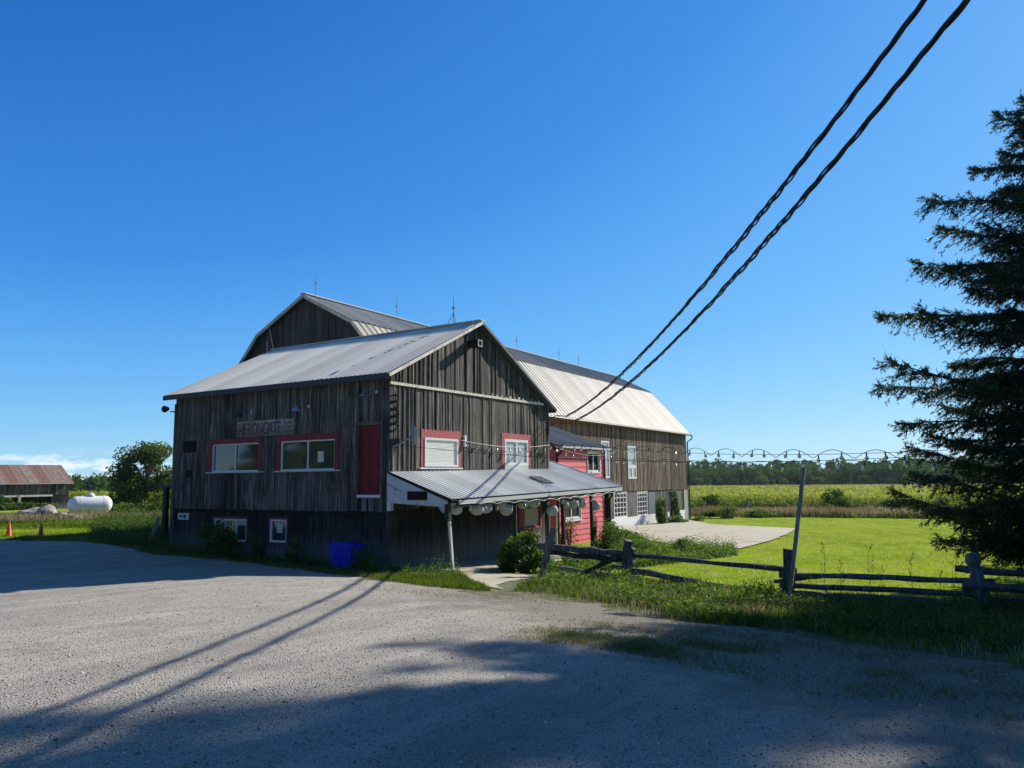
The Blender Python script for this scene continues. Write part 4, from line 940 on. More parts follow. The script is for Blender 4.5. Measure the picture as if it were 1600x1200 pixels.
# ------------------------------------------------------------------ string lights
def bulb_mesh():
    b = MB(); b.tube([(0,0,0),(0,0,-.05)], .013, 6, 1); b.tube([(0,0,-.05),(0,0,-.085)], .021, 8, 1); b.lathe((0,0,-.085), [(.015,0),(.03,-.03),(.052,-.07),(.038,-.12),(0,-.14)], 8, m=0)
    me_o = b.build('bulb', [M['bulb'], M['black']], smooth=True); me = me_o.data; bpy.data.objects.remove(me_o); return me
BM = bulb_mesh()
def strand(A, B, sag, label, bulbs, wav=0, cyc=0, rad=.008, drop=0, off=0.):
    A = np.array(A, float); B = np.array(B, float); t = empty('string_light' if bulbs else 'guide_wire', tuple(A), label, 'string lights' if bulbs else 'wire', 'wires and string lights between the barn and the spruce')
    n = 160 if wav else 40; ts = np.linspace(0, 1, n); C = A+(B-A)*ts[:,None]; C[:,2] -= sag*4*ts*(1-ts)
    if wav: C[:,2] += wav*(np.abs(np.sin(ts*math.pi*cyc+off))-.55)*np.clip(ts*6, 0, 1)
    b = MB(); b.tube([tuple(q) for q in C], rad, 5); b.build('wire', M['black'], t)
    for k in range(bulbs):
        u = (k+.5+random.uniform(-.2, .2))/bulbs; q = C[int(u*(n-1))]; o = bpy.data.objects.new('bulb', BM); COL.objects.link(o); o.parent = t
        o.location = Vector(q)-Vector(A)-Vector((0, 0, drop)); o.rotation_euler = (random.uniform(-.3, .3), random.uniform(-.3, .3), 0)
TE = (3.1, -14.5, 2.86)
strand((.05,-.15,3.47), TE, .32, 'taut thin wire crossing the gable windows from the barn corner to the spruce', 0, rad=.007)
strand((9.95,-.15,3.93), (3.2,-14.5,2.98), .3, 'upper taut wire from the right gable corner to the spruce', 0, rad=.007)
strand((9.95,-.15,3.78), (3.0,-14.55,2.88), .12, 'looping string of light bulbs between the barn corner and the spruce', 26, wav=.24, cyc=13, rad=.009)
strand((12.0,-2.0,3.2), (3.05,-14.5,2.74), .12, 'second string of bulbs hanging slightly lower over the lawn', 22, wav=.1, cyc=9, rad=.009, off=.7)
strand((3.6,-.12,3.72), (9.95,-.15,3.75), .16, 'short string of bulbs hung across the gable wall between its windows', 9, rad=.009)
strand((10.0,-.3,3.7), (21.4,2.1,3.7), .25, 'string of bulbs under the roof edge of the red building', 9, rad=.009)
strand((-.1,-.05,2.3), (.0,-2.25,1.75), .15, 'short string of bulbs drooping over the white porch end panel', 3, rad=.008)
strand((.3,-2.42,1.72), (12,-2.42,1.84), .1, 'string of bulbs hung along the porch eave in front of the lanterns', 14, rad=.008, wav=.06, cyc=12)

# ------------------------------------------------------------------ vegetation generators
def blades(P, h, wd, lean, rnd_, seg2=False):
    """triangular blades, P (n,3) ground points"""
    n = len(P); a = rng.uniform(0, 2*np.pi, n); b_ = rng.uniform(0, 2*np.pi, n)
    ux = np.stack([np.cos(a), np.sin(a), np.zeros(n)], -1)*(wd/2)[:,None]; ln = np.stack([np.cos(b_), np.sin(b_), np.zeros(n)], -1)*(lean*h)[:,None]
    top = P+ln; top[:,2] += h
    if not seg2:
        V = np.stack([P-ux, P+ux, top], 1).reshape(-1, 3); F = np.arange(3*n).reshape(-1, 3); return V, F, rnd_
    mid = P+ln*.3; mid[:,2] += h*.6
    V = np.stack([P-ux, P+ux, mid+ux*.75, mid-ux*.75, top], 1).reshape(-1, 3); i = np.arange(n)*5
    F = np.concatenate([np.stack([i, i+1, i+2], -1), np.stack([i, i+2, i+3], -1), np.stack([i+3, i+2, i+4], -1)]); return V, F, np.tile(rnd_, 3)
def leaves(C, size, rnd_, flat=.0, asp=.55):
    """pointed leaf quads (rhombus), C (n,3)"""
    n = len(C); d = rng.normal(size=(n, 3)); d[:,2] *= (1-flat); d /= np.linalg.norm(d, axis=1, keepdims=True)
    e = rng.normal(size=(n, 3)); e -= d*(e*d).sum(1)[:,None]; e /= np.linalg.norm(e, axis=1, keepdims=True)
    s = (size*np.ones(n))[:,None]
    V = np.stack([C-d*s*.5, C+e*s*asp*.5+d*s*.05, C+d*s*.5, C-e*s*asp*.5+d*s*.05], 1).reshape(-1, 3); return V, np.arange(4*n).reshape(-1, 4), rnd_
def join(parts):
    V = []; F = []; Rr = []; o = 0
    for v, f, r in parts: V.append(v); F.append(f+o); Rr.append(r); o += len(v)
    return np.concatenate(V), np.concatenate(F), np.concatenate(Rr)
def scatter(poly, n):
    P = np.array(poly); lo = P.min(0); hi = P.max(0); out = []; c = 0
    while c < n:
        q = rng.uniform(lo, hi, (n*2, 2)); q = q[inpoly(q[:,0], q[:,1], poly)]; out.append(q); c += len(q)
    q = np.concatenate(out)[:n]; return q
def ground_pts(q, off=0): return np.stack([q[:,0], q[:,1], gz(q[:,0], q[:,1])+off], -1)
def vn(q, s):  # cheap smooth noise 0..1
    x, y = q[:,0]*s, q[:,1]*s
    return .5+.25*(np.sin(x*1.7+np.sin(y*1.3)*1.5)+np.sin(y*2.1+np.sin(x*.9+2)*1.7))
def in_building(q):
    return ((q[:,0] > -.05) & (q[:,0] < 10.1) & (q[:,1] > -.05) & (q[:,1] < 10.4)) | ((q[:,0] > 10.1) & (q[:,1] > 7.3) & (q[:,1] < 21.1) & (q[:,0] < 50.6)) | ((q[:,0] > 15.4) & (q[:,0] < 21.1) & (q[:,1] > 2.4) & (q[:,1] < 7.5))
def grass_stuff(name, poly, n, h, wd, mat, label, dens=None, lean=.5, kindlab='grass', seg2=False):
    q = scatter(poly, n); q = q[~in_building(q)]
    q = q[~(inpoly(q[:,0], q[:,1], PATIO))]
    if dens is not None: q = q[rng.random(len(q)) < dens(q)]
    m = len(q); hh = h*rng.uniform(.45, 1.2, m)*(.7+.6*vn(q, .9)); P = ground_pts(q, -.01)
    rr = np.clip(.25+.5*vn(q, .35)+rng.normal(0, .18, m), 0, 1)
    V, F, rr = blades(P, hh, wd*rng.uniform(.6, 1.4, m), rng.uniform(.05, lean, m), rr, seg2)
    o = fast_mesh(name, V, F, M[mat], rr); return tag(o, label, kindlab, kind='stuff')
# lawn, denser nearer the fence
dist = lambda q: np.hypot(q[:,0]-CAM[0], q[:,1]-CAM[1])
LAWN = [(2.0,-3.4),(2.3,-6.6),(1.6,-11),(1.8,-15),(1.5,-26),(30,-40),(66,-34),(62,12),(51,7.3),(31,7.3),(21.2,2.5),(12,.4),(5,-3.2)]
grass_stuff('lawn_grass', LAWN, 330000, .075, .02, 'grass', 'short bright green mown grass of the sunny lawn', lambda q: np.clip(26/dist(q), .05, 1)**1.6, lean=.9)
# verge weeds between gravel and fence
VERGE = [(-3.3,-6.3),(-4.3,-8.4),(-5.6,-10.9),(-5.4,-12.0),(-6.3,-14.0),(-6.8,-15.6),(-7,-22),(2.6,-22),(2.3,-15),(1.7,-11),(2.6,-6.8),(2.4,-4.4),(.6,-4.9),(-1.5,-5.6)]
VN = [(-2.6,-6.1),(-3.6,-8.3),(-4.7,-10.7),(-4.6,-12.0),(-5.4,-14.0),(-5.8,-15.6),(-6,-22),(2.4,-22),(2.1,-15),(1.5,-11),(2.4,-6.8),(2.2,-4.6),(.9,-5.0),(-1.2,-5.8)]
grass_stuff('verge_grass', VERGE, 60000, .2, .014, 'rough_grass', 'long unmown grass growing along the split rail fence', lambda q: np.clip(vn(q, 1.3)*vn(q, .45)*2.6, .1, 1), lean=.9, seg2=True)
grass_stuff('dry_verge', VERGE, 16000, .24, .012, 'dry', 'straw coloured dead stems mixed through the fence verge', lambda q: vn(q, 2.1)*1.1, lean=.8, seg2=True)
def leafy(name, poly, nst, hmin, hmax, lsize, mat, label, nl=11, spread=.07):
    q = scatter(poly, nst); q = q[~in_building(q)]; n = len(q); P = ground_pts(q); H = rng.uniform(hmin, hmax, n)*(.35+1.2*vn(q, 1.6)*vn(q+7, .7)*1.5); az_ = rng.uniform(0, 6.28, n); ln = rng.uniform(0, .35, n)
    parts = []
    for k in range(nl):
        t_ = (k+rng.random(n))/nl; C = P.copy(); C[:,2] += H*t_; C[:,0] += np.cos(az_)*ln*H*t_+rng.normal(0, spread, n)*(1-t_*.5); C[:,1] += np.sin(az_)*ln*H*t_+rng.normal(0, spread, n)*(1-t_*.5)
        parts.append(leaves(C, lsize*(1.25-t_*.7)*rng.uniform(.6, 1.3, n), np.clip(.2+.5*t_+rng.normal(0, .2, n), 0, 1), .35, .42))
    V, F, rr = join(parts); o = fast_mesh(name, V, F, M[mat], rr); return tag(o, label, 'weeds', kind='stuff')
leafy('verge_weeds', VN, 6500, .1, .36, .09, 'weeds', 'dark leafy weeds crowding the foot of the split rail fence')
WALLV = [(-2.3,-2.0),(-1.3,.3),(-.9,4.1),(-1.1,6.3),(-1.3,8.5),(0,14),(.8,17),(3,20),(5,18),(3,12),(0,10.4),(0,0),(-.1,-.3)]
WG = [(-3.6,-3.4),(-2.4,.2),(-1.4,4.1),(-1.7,6.3),(-2.0,8.5),(.3,16.8),(0,22),(3,26),(8,24),(3,12),(0,10.4),(0,0),(-.1,-2.3),(-1.2,-3.6),(-2.9,-5.2)]
grass_stuff('wall_grass', WG, 46000, .13, .014, 'rough_grass', 'rough grass strip along the foot of the grey barn', lean=.7, seg2=True)
leafy('garden_weeds', [(12.5,-.6),(17,-1.3),(18.3,-5.3),(15,-6.2),(9,-5.2),(4,-4.2),(3.6,-3.0),(9,-2.6)], 3600, .2, .7, .11, 'bush', 'bright mixed garden weeds between the fence and the patio')
leafy('broad_verge_weeds', [(-2.4,-6.0),(-3.3,-8.1),(-4.4,-10.5),(-3.9,-11.9),(2.2,-10.5),(2.2,-5.2),(.9,-5.2)], 1300, .1, .32, .13, 'bush', 'broad leaved sunlit weeds at the left end of the fence verge')
leafy('tall_verge_weeds', VN, 300, .3, .6, .075, 'bush', 'taller leafy weed stems standing out of the fence verge', nl=16, spread=.05)
grass_stuff('dry_wall_grass', WG, 9000, .14, .012, 'dry', 'dry stems mixed into the grass beside the grey barn', lambda q: vn(q, 2.1), lean=.9, seg2=True)
leafy('wall_weeds', WALLV, 1500, .2, .55, .1, 'weeds', 'low weeds in the shade at the foot of the front wall')
grass_stuff('corner_grass', [(-4.0,-4.5),(-3.1,-2.6),(-.3,-.6),(.3,-2.4),(-1.0,-3.5),(-2.3,-4.8),(-3.8,-6.1)], 12000, .1, .014, 'rough_grass', 'sunlit grass tuft strip below the porch corner', lean=.8, seg2=True)
leafy('corner_weeds', [(-2.2,-2.6),(-1.0,-1.0),(-.1,-.3),(.2,-2.5),(-1.0,-3.3)], 320, .15, .4, .08, 'bush', 'bright low weeds around the foot of the first porch post')
# tufts growing through the gravel
def tuft(cx, cy, rx, ry, n, mat='grass'):
    q = np.stack([rng.normal(cx, rx, n), rng.normal(cy, ry, n)], -1); return q
tq = np.concatenate([scatter([(-7.5,-10.5),(-6,-10.8),(-6.9,-15.8),(-10.5,-15.8),(-10.3,-13.5),(-9.3,-11.3)], 9000), scatter([(-9.4,-9.8),(-8.0,-9.9),(-8.0,-12.6),(-9.5,-12.4)], 4500), tuft(-8.6,-10.5,.3,.4,2600), tuft(-8.9,-11.5,.28,.35,2600), tuft(-8.0,-12.1,.2,.4,1700), tuft(-8.6,-14.0,.2,.2,350), tuft(-5.3,-10.9,.3,.3,700), tuft(-7.2,-10.2,.25,.3,420),
    tuft(-6.8,-12.6,.5,.7,700), tuft(-9.5,-12.6,.3,.5,360), tuft(-7.2,-14.2,.4,.6,500), tuft(-5.4,-5.4,.25,.9,420), tuft(-9.8,-14.4,.4,.6,260), tuft(-4.9,-7.2,.3,.6,400), scatter([(-12,-16),(-6.5,-16),(-5.5,-10),(-8,-9)], 1500)])
tq = tq[(rng.random(len(tq)) < np.clip((vn(tq, 2.3)*vn(tq+3, .9)-.16)*6, .02, 1)) | (np.arange(len(tq)) >= 13500)]
m = len(tq); V, F, rr = blades(ground_pts(tq), rng.uniform(.02, .09, m), rng.uniform(.005, .01, m), rng.uniform(.5, 1.8, m), np.clip(rng.normal(.55, .25, m), 0, 1), True)
tag(fast_mesh('gravel_tufts', V, F, M['olive_grass'], rr), 'thin patches of grass growing through the gravel', 'grass', kind='stuff')
m2 = rng.random(m) < .45; q2 = tq[m2]+rng.normal(0, .05, (m2.sum(), 2)); k2 = len(q2)
V, F, rr = blades(ground_pts(q2), rng.uniform(.02, .06, k2), rng.uniform(.005, .009, k2), rng.uniform(.5, 1.6, k2), rng.random(k2), False)
tag(fast_mesh('dry_tufts', V, F, M['dry'], rr), 'straw coloured dead grass in the gravel patches', 'grass', kind='stuff')
# loose stones on the gravel near the viewer
def stones(n):
    d = 2.2+17*rng.random(n)**1.5; px = rng.uniform(-150, 1750, n); q = polar(px, d)
    ok = inpoly(q[:,0]+.3, q[:,1], GRAVEL); q = q[ok]; n = len(q); s = rng.uniform(.004, .01, n)*(1+1.2*(rng.random(n) < .02))
    P = ground_pts(q, .022); O = np.array([(1,0,0),(0,1,0),(-1,0,0),(0,-1,0),(0,0,.75),(0,0,-.5)], float)
    a = rng.uniform(0, 6.28, n); ca, sa = np.cos(a), np.sin(a); V = np.repeat(O[None], n, 0)*rng.uniform(.7, 1.3, (n, 6, 1))*s[:,None,None]
    X = V[...,0]*ca[:,None]-V[...,1]*sa[:,None]; Y = V[...,0]*sa[:,None]+V[...,1]*ca[:,None]; V = np.stack([X, Y, V[...,2]], -1)+P[:,None]
    Ft = np.array([(0,1,4),(1,2,4),(2,3,4),(3,0,4),(1,0,5),(2,1,5),(3,2,5),(0,3,5)]); F = (Ft[None]+np.arange(n)[:,None,None]*6).reshape(-1, 3)
    return tag(fast_mesh('loose_stones', V.reshape(-1, 3), F, M['stones'], np.repeat(rng.random(n), 8)), 'loose grey gravel stones scattered over the yard', 'gravel', kind='stuff')
stones(52000)

# shrubs and bushes: an empty with stems and foliage
def bush(name, loc, rx, ry, h, n, size, mat, label, cat='shrub', group=None, shape='dome', stems=5, extra=None, clumps=9):
    x, y = loc; z = float(gz(x, y)); t = empty(name, (x, y, z), label, cat, group)
    rng = np.random.default_rng(int(abs(x*971+y*613)*10) % 99991); b = MB()
    for k in range(stems):
        a = random.uniform(0, 6.28); rr_ = random.uniform(.2, .7)
        b.tube([(x+.05*math.cos(a), y+.05*math.sin(a), z-.05), (x+rx*.3*rr_*math.cos(a), y+ry*.3*rr_*math.sin(a), z+h*.4), (x+rx*rr_*math.cos(a), y+ry*rr_*math.sin(a), z+h*.8)], [.02*h, .014*h, .005], 5)
    b.build('stems', M['bark'], t)
    cc = []
    for k in range(clumps):
        a = rng.uniform(0, 6.28); r_ = math.sqrt(rng.random())*.75; zz = rng.uniform(.08, .4) if k % 2 else rng.uniform(.3, .85)
        s_ = (1-zz**2.2*.75) if shape == 'dome' else (1.05-zz*.4)
        cc.append((x+rx*r_*s_*math.cos(a), y+ry*r_*s_*math.sin(a), z+h*zz, rng.uniform(.22, .4)))
    cc = np.array(cc); idx = rng.integers(0, clumps, n); dvv = rng.normal(size=(n, 3)); dvv /= np.linalg.norm(dvv, axis=1, keepdims=True)
    rad = rng.random(n)**.45; C = cc[idx,:3]+dvv*rad[:,None]*np.stack([cc[idx,3]*rx*1.15, cc[idx,3]*ry*1.15, cc[idx,3]*h*.8], -1)
    C[:,2] = np.maximum(C[:,2], gz(C[:,0], C[:,1])+.02)
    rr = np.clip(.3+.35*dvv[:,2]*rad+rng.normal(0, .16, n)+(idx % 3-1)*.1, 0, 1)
    V, F, rr = leaves(C, size*rng.uniform(.6, 1.3, n), rr, .2, .6)
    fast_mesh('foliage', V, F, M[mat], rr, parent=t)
    return t
bush('porch_bush', (2.8,-3.0), 1.0, .95, 1.3, 3400, .13, 'bush', 'leafy green bush in front of the porch, left of the first fence post', clumps=22)
bush('goldenrod_clump', (-.5, 7.1), .6, .85, 1.4, 1700, .1, 'weeds', 'tall weed clump in front of the left basement window')
bush('goldenrod_clump', (-.9, 6.4), .4, .45, 1.0, 800, .09, 'bush', 'lighter yellow green weed clump below the left basement window')
bush('wall_shrub', (-.3, 5.4), .4, .35, .9, 450, .09, 'weeds', 'dark weed clump beside the small basement window')
bush('wall_shrub', (-.5, 3.3), .45, .5, .8, 480, .09, 'weeds', 'dark weed clump midway between the small window and the blue bin')
bush('wall_shrub', (-.9, .2), .4, .45, .75, 420, .09, 'weeds', 'dark weed clump to the right of the blue bin')
bush('vine_clump', (10.6,-2.6), .7, .6, 1.5, 1500, .13, 'ivy', 'dense dark vine climbing round the thick porch post', clumps=12, shape='col')
bush('rose_bush', (9.0,-2.9), .7, .8, 1.55, 1700, .09, 'bush', 'tangled green bush in front of the red wall, left of the vine clad post', clumps=12)
bush('sumac_bush', (12.6, .4), .9, .6, 1.75, 900, .09, 'redleaf', 'reddish tipped bush against the foot of the red wall', clumps=10)
bush('vine_clump', (9.38,-2.35), .22, .22, 2.0, 420, .1, 'ivy', 'thin vine twisting up the fourth porch post', shape='col', clumps=9)
bush('garden_bush', (14.6,-1.6), 1.1, 1.0, .95, 1500, .1, 'bush', 'yellow green garden bush at the near corner of the patio', clumps=14)
bush('garden_bush', (16.8,-.3), 1.2, 1.0, .85, 1300, .1, 'bush', 'bright low bush behind the first, beside the patio', clumps=12)
bush('garden_bush', (19.5, .9), 1.3, 1.0, .9, 1200, .11, 'bush', 'green bush by the right corner of the red building', clumps=12)
bush('garden_bush', (15.2,-3.9), 1.5, .9, .7, 1300, .09, 'bush', 'low loose weeds at the near edge of the patio', clumps=16)
bush('garden_bush', (11.6,-3.3), 1.3, .8, .75, 1300, .1, 'bush', 'low leafy bush behind the first fence rails', clumps=14)
bush('garden_bush', (5.5,-3.4), 1.3, .6, .7, 1000, .09, 'bush', 'low green weeds between the porch bush and the first fence post', clumps=12)
bush('ivy_clump', (40.7, 6.6), .95, .7, 2.2, 1700, .16, 'ivy', 'climbing ivy mound beside the white gridded windows', shape='col', clumps=14)
bush('ivy_clump', (45.3, 6.9), .75, .4, 2.7, 1400, .16, 'ivy', 'ivy column growing up beside the dark barn doorway', shape='col', clumps=14)
bush('ivy_clump', (43.2, 6.2), 2.6, .8, .55, 1400, .15, 'ivy', 'low ivy spreading along the barn foot from the doorway', clumps=18)
bush('ivy_clump', (48.2, 5.9), 1.9, .6, .4, 700, .14, 'ivy', 'thin ivy trail creeping over the patio near the stone corner', clumps=12)
bush('corner_shrub', (54.5, 5.6), 1.7, 2.2, 1.3, 1500, .2, 'tree', 'dark shrub beyond the far end of the brown barn', clumps=14)
bush('corner_shrub', (58.2, 3.5), 1.6, 2.3, .8, 1200, .18, 'bush', 'bright green low shrub at the edge of the lawn, beyond the patio', clumps=14)
for px_, dd_, hh_, lb in ((1300, 98, 2.6, 'round dark bush at the corn edge, right of the tall pole'), (1390, 100, 1.7, 'dark bush at the corn edge behind the spruce branch tips'), (1105, 96, 1.9, 'dark shrub at the corn edge just beyond the brown barn')):
    p_ = polar(px_, dd_); bush('field_bush', tuple(p_), 2.3, 2.3, hh_, 1100, .34, 'woods', lb, group='bushes along the corn edge', clumps=14)

# broadleaf tree on the left
def broad_tree(name, loc, h, rx, n, size, mat, label, trunk_h=.25, clumps=26, cat='tree'):
    x, y = loc; z = float(gz(x, y)); t = empty(name, (x, y, z), label, cat)
    b = MB(); b.tube([(x, y, z-.2), (x+.05, y, z+h*.3), (x-.1, y+.1, z+h*.7)], [h*.035, h*.026, h*.008], 9, wob=.1)
    cc = []
    for k in range(clumps):
        a = rng.uniform(0, 6.28); zz = rng.uniform(trunk_h, .93); r_ = rng.uniform(.25, .8)*math.sin(math.pi*min(1, (zz-trunk_h)/(1-trunk_h)*.8+.2))**.6
        p_ = (x+rx*r_*math.cos(a), y+rx*r_*math.sin(a), z+h*zz); cc.append((*p_, rng.uniform(.2, .34)))
        b.tube([(x, y, z+h*(zz*.5)), ((x+p_[0])/2, (y+p_[1])/2, z+h*zz*.8), p_], [h*.012, h*.008, h*.003], 5)
    b.build('trunk', M['bark'], t)
    cc = np.array(cc); idx = rng.integers(0, clumps, n); dvv = rng.normal(size=(n, 3)); dvv /= np.linalg.norm(dvv, axis=1, keepdims=True); rad = rng.random(n)**.5
    C = cc[idx,:3]+dvv*rad[:,None]*np.stack([cc[idx,3]*rx, cc[idx,3]*rx, cc[idx,3]*rx*.8], -1)
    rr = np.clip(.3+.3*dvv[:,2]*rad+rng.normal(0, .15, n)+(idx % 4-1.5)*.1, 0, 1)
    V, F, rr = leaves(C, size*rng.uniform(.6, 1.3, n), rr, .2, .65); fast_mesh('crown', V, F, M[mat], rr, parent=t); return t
broad_tree('maple_tree', tuple(polar(232, 86)), 6.8, 4.6, 11000, .3, 'tree', 'bushy broadleaf tree partly hidden behind the left edge of the grey barn', .12, 34)
p_ = polar(205, 80); bush('hedge_bush', tuple(p_), 2.6, 2.4, 1.0, 1300, .26, 'bush', 'pale green bush between the white tank and the bushy tree', clumps=12)
p_ = polar(250, 72); bush('hedge_bush', tuple(p_), 2.6, 2.4, 1.4, 1500, .26, 'bush', 'light green bush below the tree, beside the barn corner', clumps=12)
p_ = polar(45, 109); bush('hedge_bush', tuple(p_), 4.2, 1.6, 1.0, 1600, .3, 'weeds', 'dark weeds and bushes growing in front of the machine shed', clumps=18)
p_ = polar(8, 107); bush('hedge_bush', tuple(p_), 1.8, 1.5, 1.7, 1300, .3, 'bush', 'green bush at the far left in front of the machine shed', clumps=12)
for i, (px_, d_, sx, sy, sz, lb) in enumerate(((58, 73, 1.5, .9, .85, 'dark grey boulder lying low in the grass, leftmost of the rocks'), (79, 72, 1.15, .9, 1.0, 'pale upright boulder in the middle of the rocks'), (103, 68, .8, .7, .55, 'small brownish rock just left of the white tank'), (123, 65, .8, .6, .45, 'smallest pale rock in front of the white tank'))):
    sx, sy, sz = sx*.75, sy*.75, sz*.72; p_ = polar(px_, d_); z = float(gz(*p_)); me_b = bpy.data.meshes.new('boulder')
    import bmesh
    bm = bmesh.new(); bmesh.ops.create_icosphere(bm, subdivisions=4, radius=1)
    for v in bm.verts:
        c = v.co.copy(); f = 1+.16*math.sin(c.x*3+i)+.13*math.sin(c.y*4.3+i*2)+.1*math.sin(c.z*5+c.x*2)+.03*math.sin(c.x*17+c.y*13)
        v.co = Vector((c.x*sx*f, c.y*sy*f, c.z*sz*f))
    bm.to_mesh(me_b); bm.free(); me_b.materials.append(M['rock']); me_b.polygons.foreach_set('use_smooth', np.ones(len(me_b.polygons), bool))
    o = bpy.data.objects.new('boulder', me_b); COL.objects.link(o); o.location = (p_[0], p_[1], z+sz*.25); tag(o, lb, 'boulder', 'boulders beside the tank')
leafy('shade_weeds', [(2,15),(1.2,17.5),(5,24),(11,34),(17,44),(21,40),(14,28),(7,15)], 2300, .25, .75, .15, 'weeds', 'tall dark weeds in the barn shade behind the gravel yard', nl=12, spread=.12)
# weeds and dry grass round tank and boulders
def band(name, pxa, pxb, d0, d1, n, h, wd, mat, label, cat='grass', lean=.35):
    q = polar(rng.uniform(pxa, pxb, n), rng.uniform(d0, d1, n)); q = q[~in_building(q)]; m = len(q)
    V, F, rr = blades(ground_pts(q, -.02), h*rng.uniform(.5, 1.15, m)*(.6+.7*vn(q, .5)), wd*rng.uniform(.6, 1.4, m), rng.uniform(0, lean, m), np.clip(.2+.5*vn(q, .3)+rng.normal(0, .2, m), 0, 1), True)
    return tag(fast_mesh(name, V, F, M[mat], rr), label, cat, kind='stuff')
band('tank_weeds', -60, 300, 62, 74, 7000, .5, .05, 'dry', 'tall dry brown weeds around the boulders and the tank')
band('tank_grass', -80, 290, 52, 90, 30000, .2, .045, 'rough_grass', 'rough green grass around the boulders and the tank')
band('left_grass', -100, 280, 44, 60, 30000, .1, .03, 'grass', 'short sunny grass beyond the traffic cones', lean=.8)
band('strip_grass', 1070, 1720, 79, 87, 26000, .85, .07, 'dry', 'tall brown seeding grass strip between the lawn and the corn', lean=.3)
band('strip_green', 1070, 1720, 78, 88, 14000, .5, .07, 'rough_grass', 'green undergrowth at the foot of the tall brown grass', lean=.4)
# fence stakes at the lawn edge
t = empty('field_fence', (60, 8, -1.7), 'low wire fence on three pale leaning stakes beyond the barn end', 'fence')
FPs = [polar(1089, 83), polar(1122, 82), polar(1156, 81)]
for p_ in FPs:
    z = float(gz(*p_)); b = MB(); b.beam((p_[0], p_[1], z), (p_[0]+.25, p_[1]-.5, z+1.5), .08, .08, 0, .8); b.build('stake', M['old_trim'], t)
b = MB()
for h in (.8, 1.3): b.tube([(p_[0]+.2*h/1.3, p_[1]-.4*h/1.3, float(gz(*p_))+h) for p_ in FPs], .012, 4)
b.build('wire', M['grey_steel'], t)
# dry weed stalks standing behind the fence
def stalk_mesh(seed):
    rn = random.Random(seed); b = MB(); H = rn.uniform(.75, 1.15)
    b.tube([(0,0,0),(.03,.02,H*.5),(.05,.0,H)], [.006,.005,.003], 4)
    for k in range(7):
        z = H*rn.uniform(.3, .95); a = rn.uniform(0, 6.28); l = rn.uniform(.1, .26); e = (.04+l*math.cos(a)*.6, l*math.sin(a)*.6, z+l)
        b.tube([(.03,.01,z), e], .003, 3)
        for m_ in range(3): 
            f = rn.uniform(.4, 1); p_ = Vector((.03,.01,z)).lerp(Vector(e), f); b.lathe(p_, [(0,-.018),(.012,0),(0,.018)], 5)
    return b
sm = []
for s in range(4):
    o = stalk_mesh(s).build('dry_weed', M['seedhead']); sm.append(o.data); bpy.data.objects.remove(o)
for k, y in enumerate(np.linspace(-11.6, -18.4, 15)):
    y = float(y)+random.uniform(-.15, .15); x = random.uniform(2.3, 3.6); o = bpy.data.objects.new('dry_weed', sm[k % 4]); COL.objects.link(o); o.location = (x, y, float(gz(x, y))); o.rotation_euler = (0, 0, random.uniform(0, 6)); o.scale = (1,)*2+(random.uniform(.8, 1.15),)
    tag(o, ['leftmost','second','third','fourth','fifth','sixth','seventh','eighth','ninth','tenth','eleventh','twelfth','thirteenth','fourteenth','rightmost'][k]+(' from the left' if 0 < k < 14 else '')+' of the thin dry weed stalks behind the rail fence', 'weed', 'dry weed stalks behind the fence')
# corn field
def corn(name, pxa, pxb, d0, d1, n, h, label):
    d = d0+(d1-d0)*rng.random(n)**1.7; px = rng.uniform(pxa, pxb, n); q = polar(px, d); q = q[~in_building(q)]; n = len(q); P = ground_pts(q); parts = []; s = np.clip(dist(q)/100, 1, 2.2)
    for k in range(6):
        C = P.copy(); C[:,2] += h*(.35+.12*k)+rng.normal(0, .08, n)
        parts.append(leaves(C+rng.normal(0, .15, (n, 3)), .62*s, np.clip(.2+.12*k+rng.normal(0, .15, n), 0, 1), .2, .16))
    V, F, rr = join(parts); return tag(fast_mesh(name, V, F, M['corn'], rr), label, 'corn', kind='stuff')
def canopy(name, pxa, pxb, d0, d1, h):
    a = np.linspace(pxa, pxb, 90); d = d0*(d1/d0)**np.linspace(0, 1, 60); A, D = np.meshgrid(a, d, indexing='ij'); q = polar(A, D)
    Z = gz(q[...,0], q[...,1])+h+rng.normal(0, .05, A.shape); Z[:,0] -= h+.1; V = np.stack([q[...,0], q[...,1], Z], -1).reshape(-1, 3); i, j = np.meshgrid(np.arange(89), np.arange(59), indexing='ij'); i = i.ravel(); j = j.ravel()
    o = fast_mesh(name, V, np.stack([i*60+j, (i+1)*60+j, (i+1)*60+j+1, i*60+j+1], -1), M['corn_top'], np.full(89*59, .5), smooth=True); return o
o = canopy('corn_canopy', 1000, 1950, 108, 283, 1.55); tag(o, 'yellow green ripening corn field reaching to the far woods', 'corn', kind='stuff')
corn('corn_plants', 1040, 1850, 104, 200, 9000, 2.1, 'leafy corn plants at the near edge of the right field')
o = canopy('corn_canopy', -200, 330, 124, 262, 1.6); tag(o, 'corn field behind the white tank and machine shed', 'corn', kind='stuff')
corn('corn_plants', -150, 320, 120, 200, 7000, 2.1, 'leafy corn plants behind the white tank')
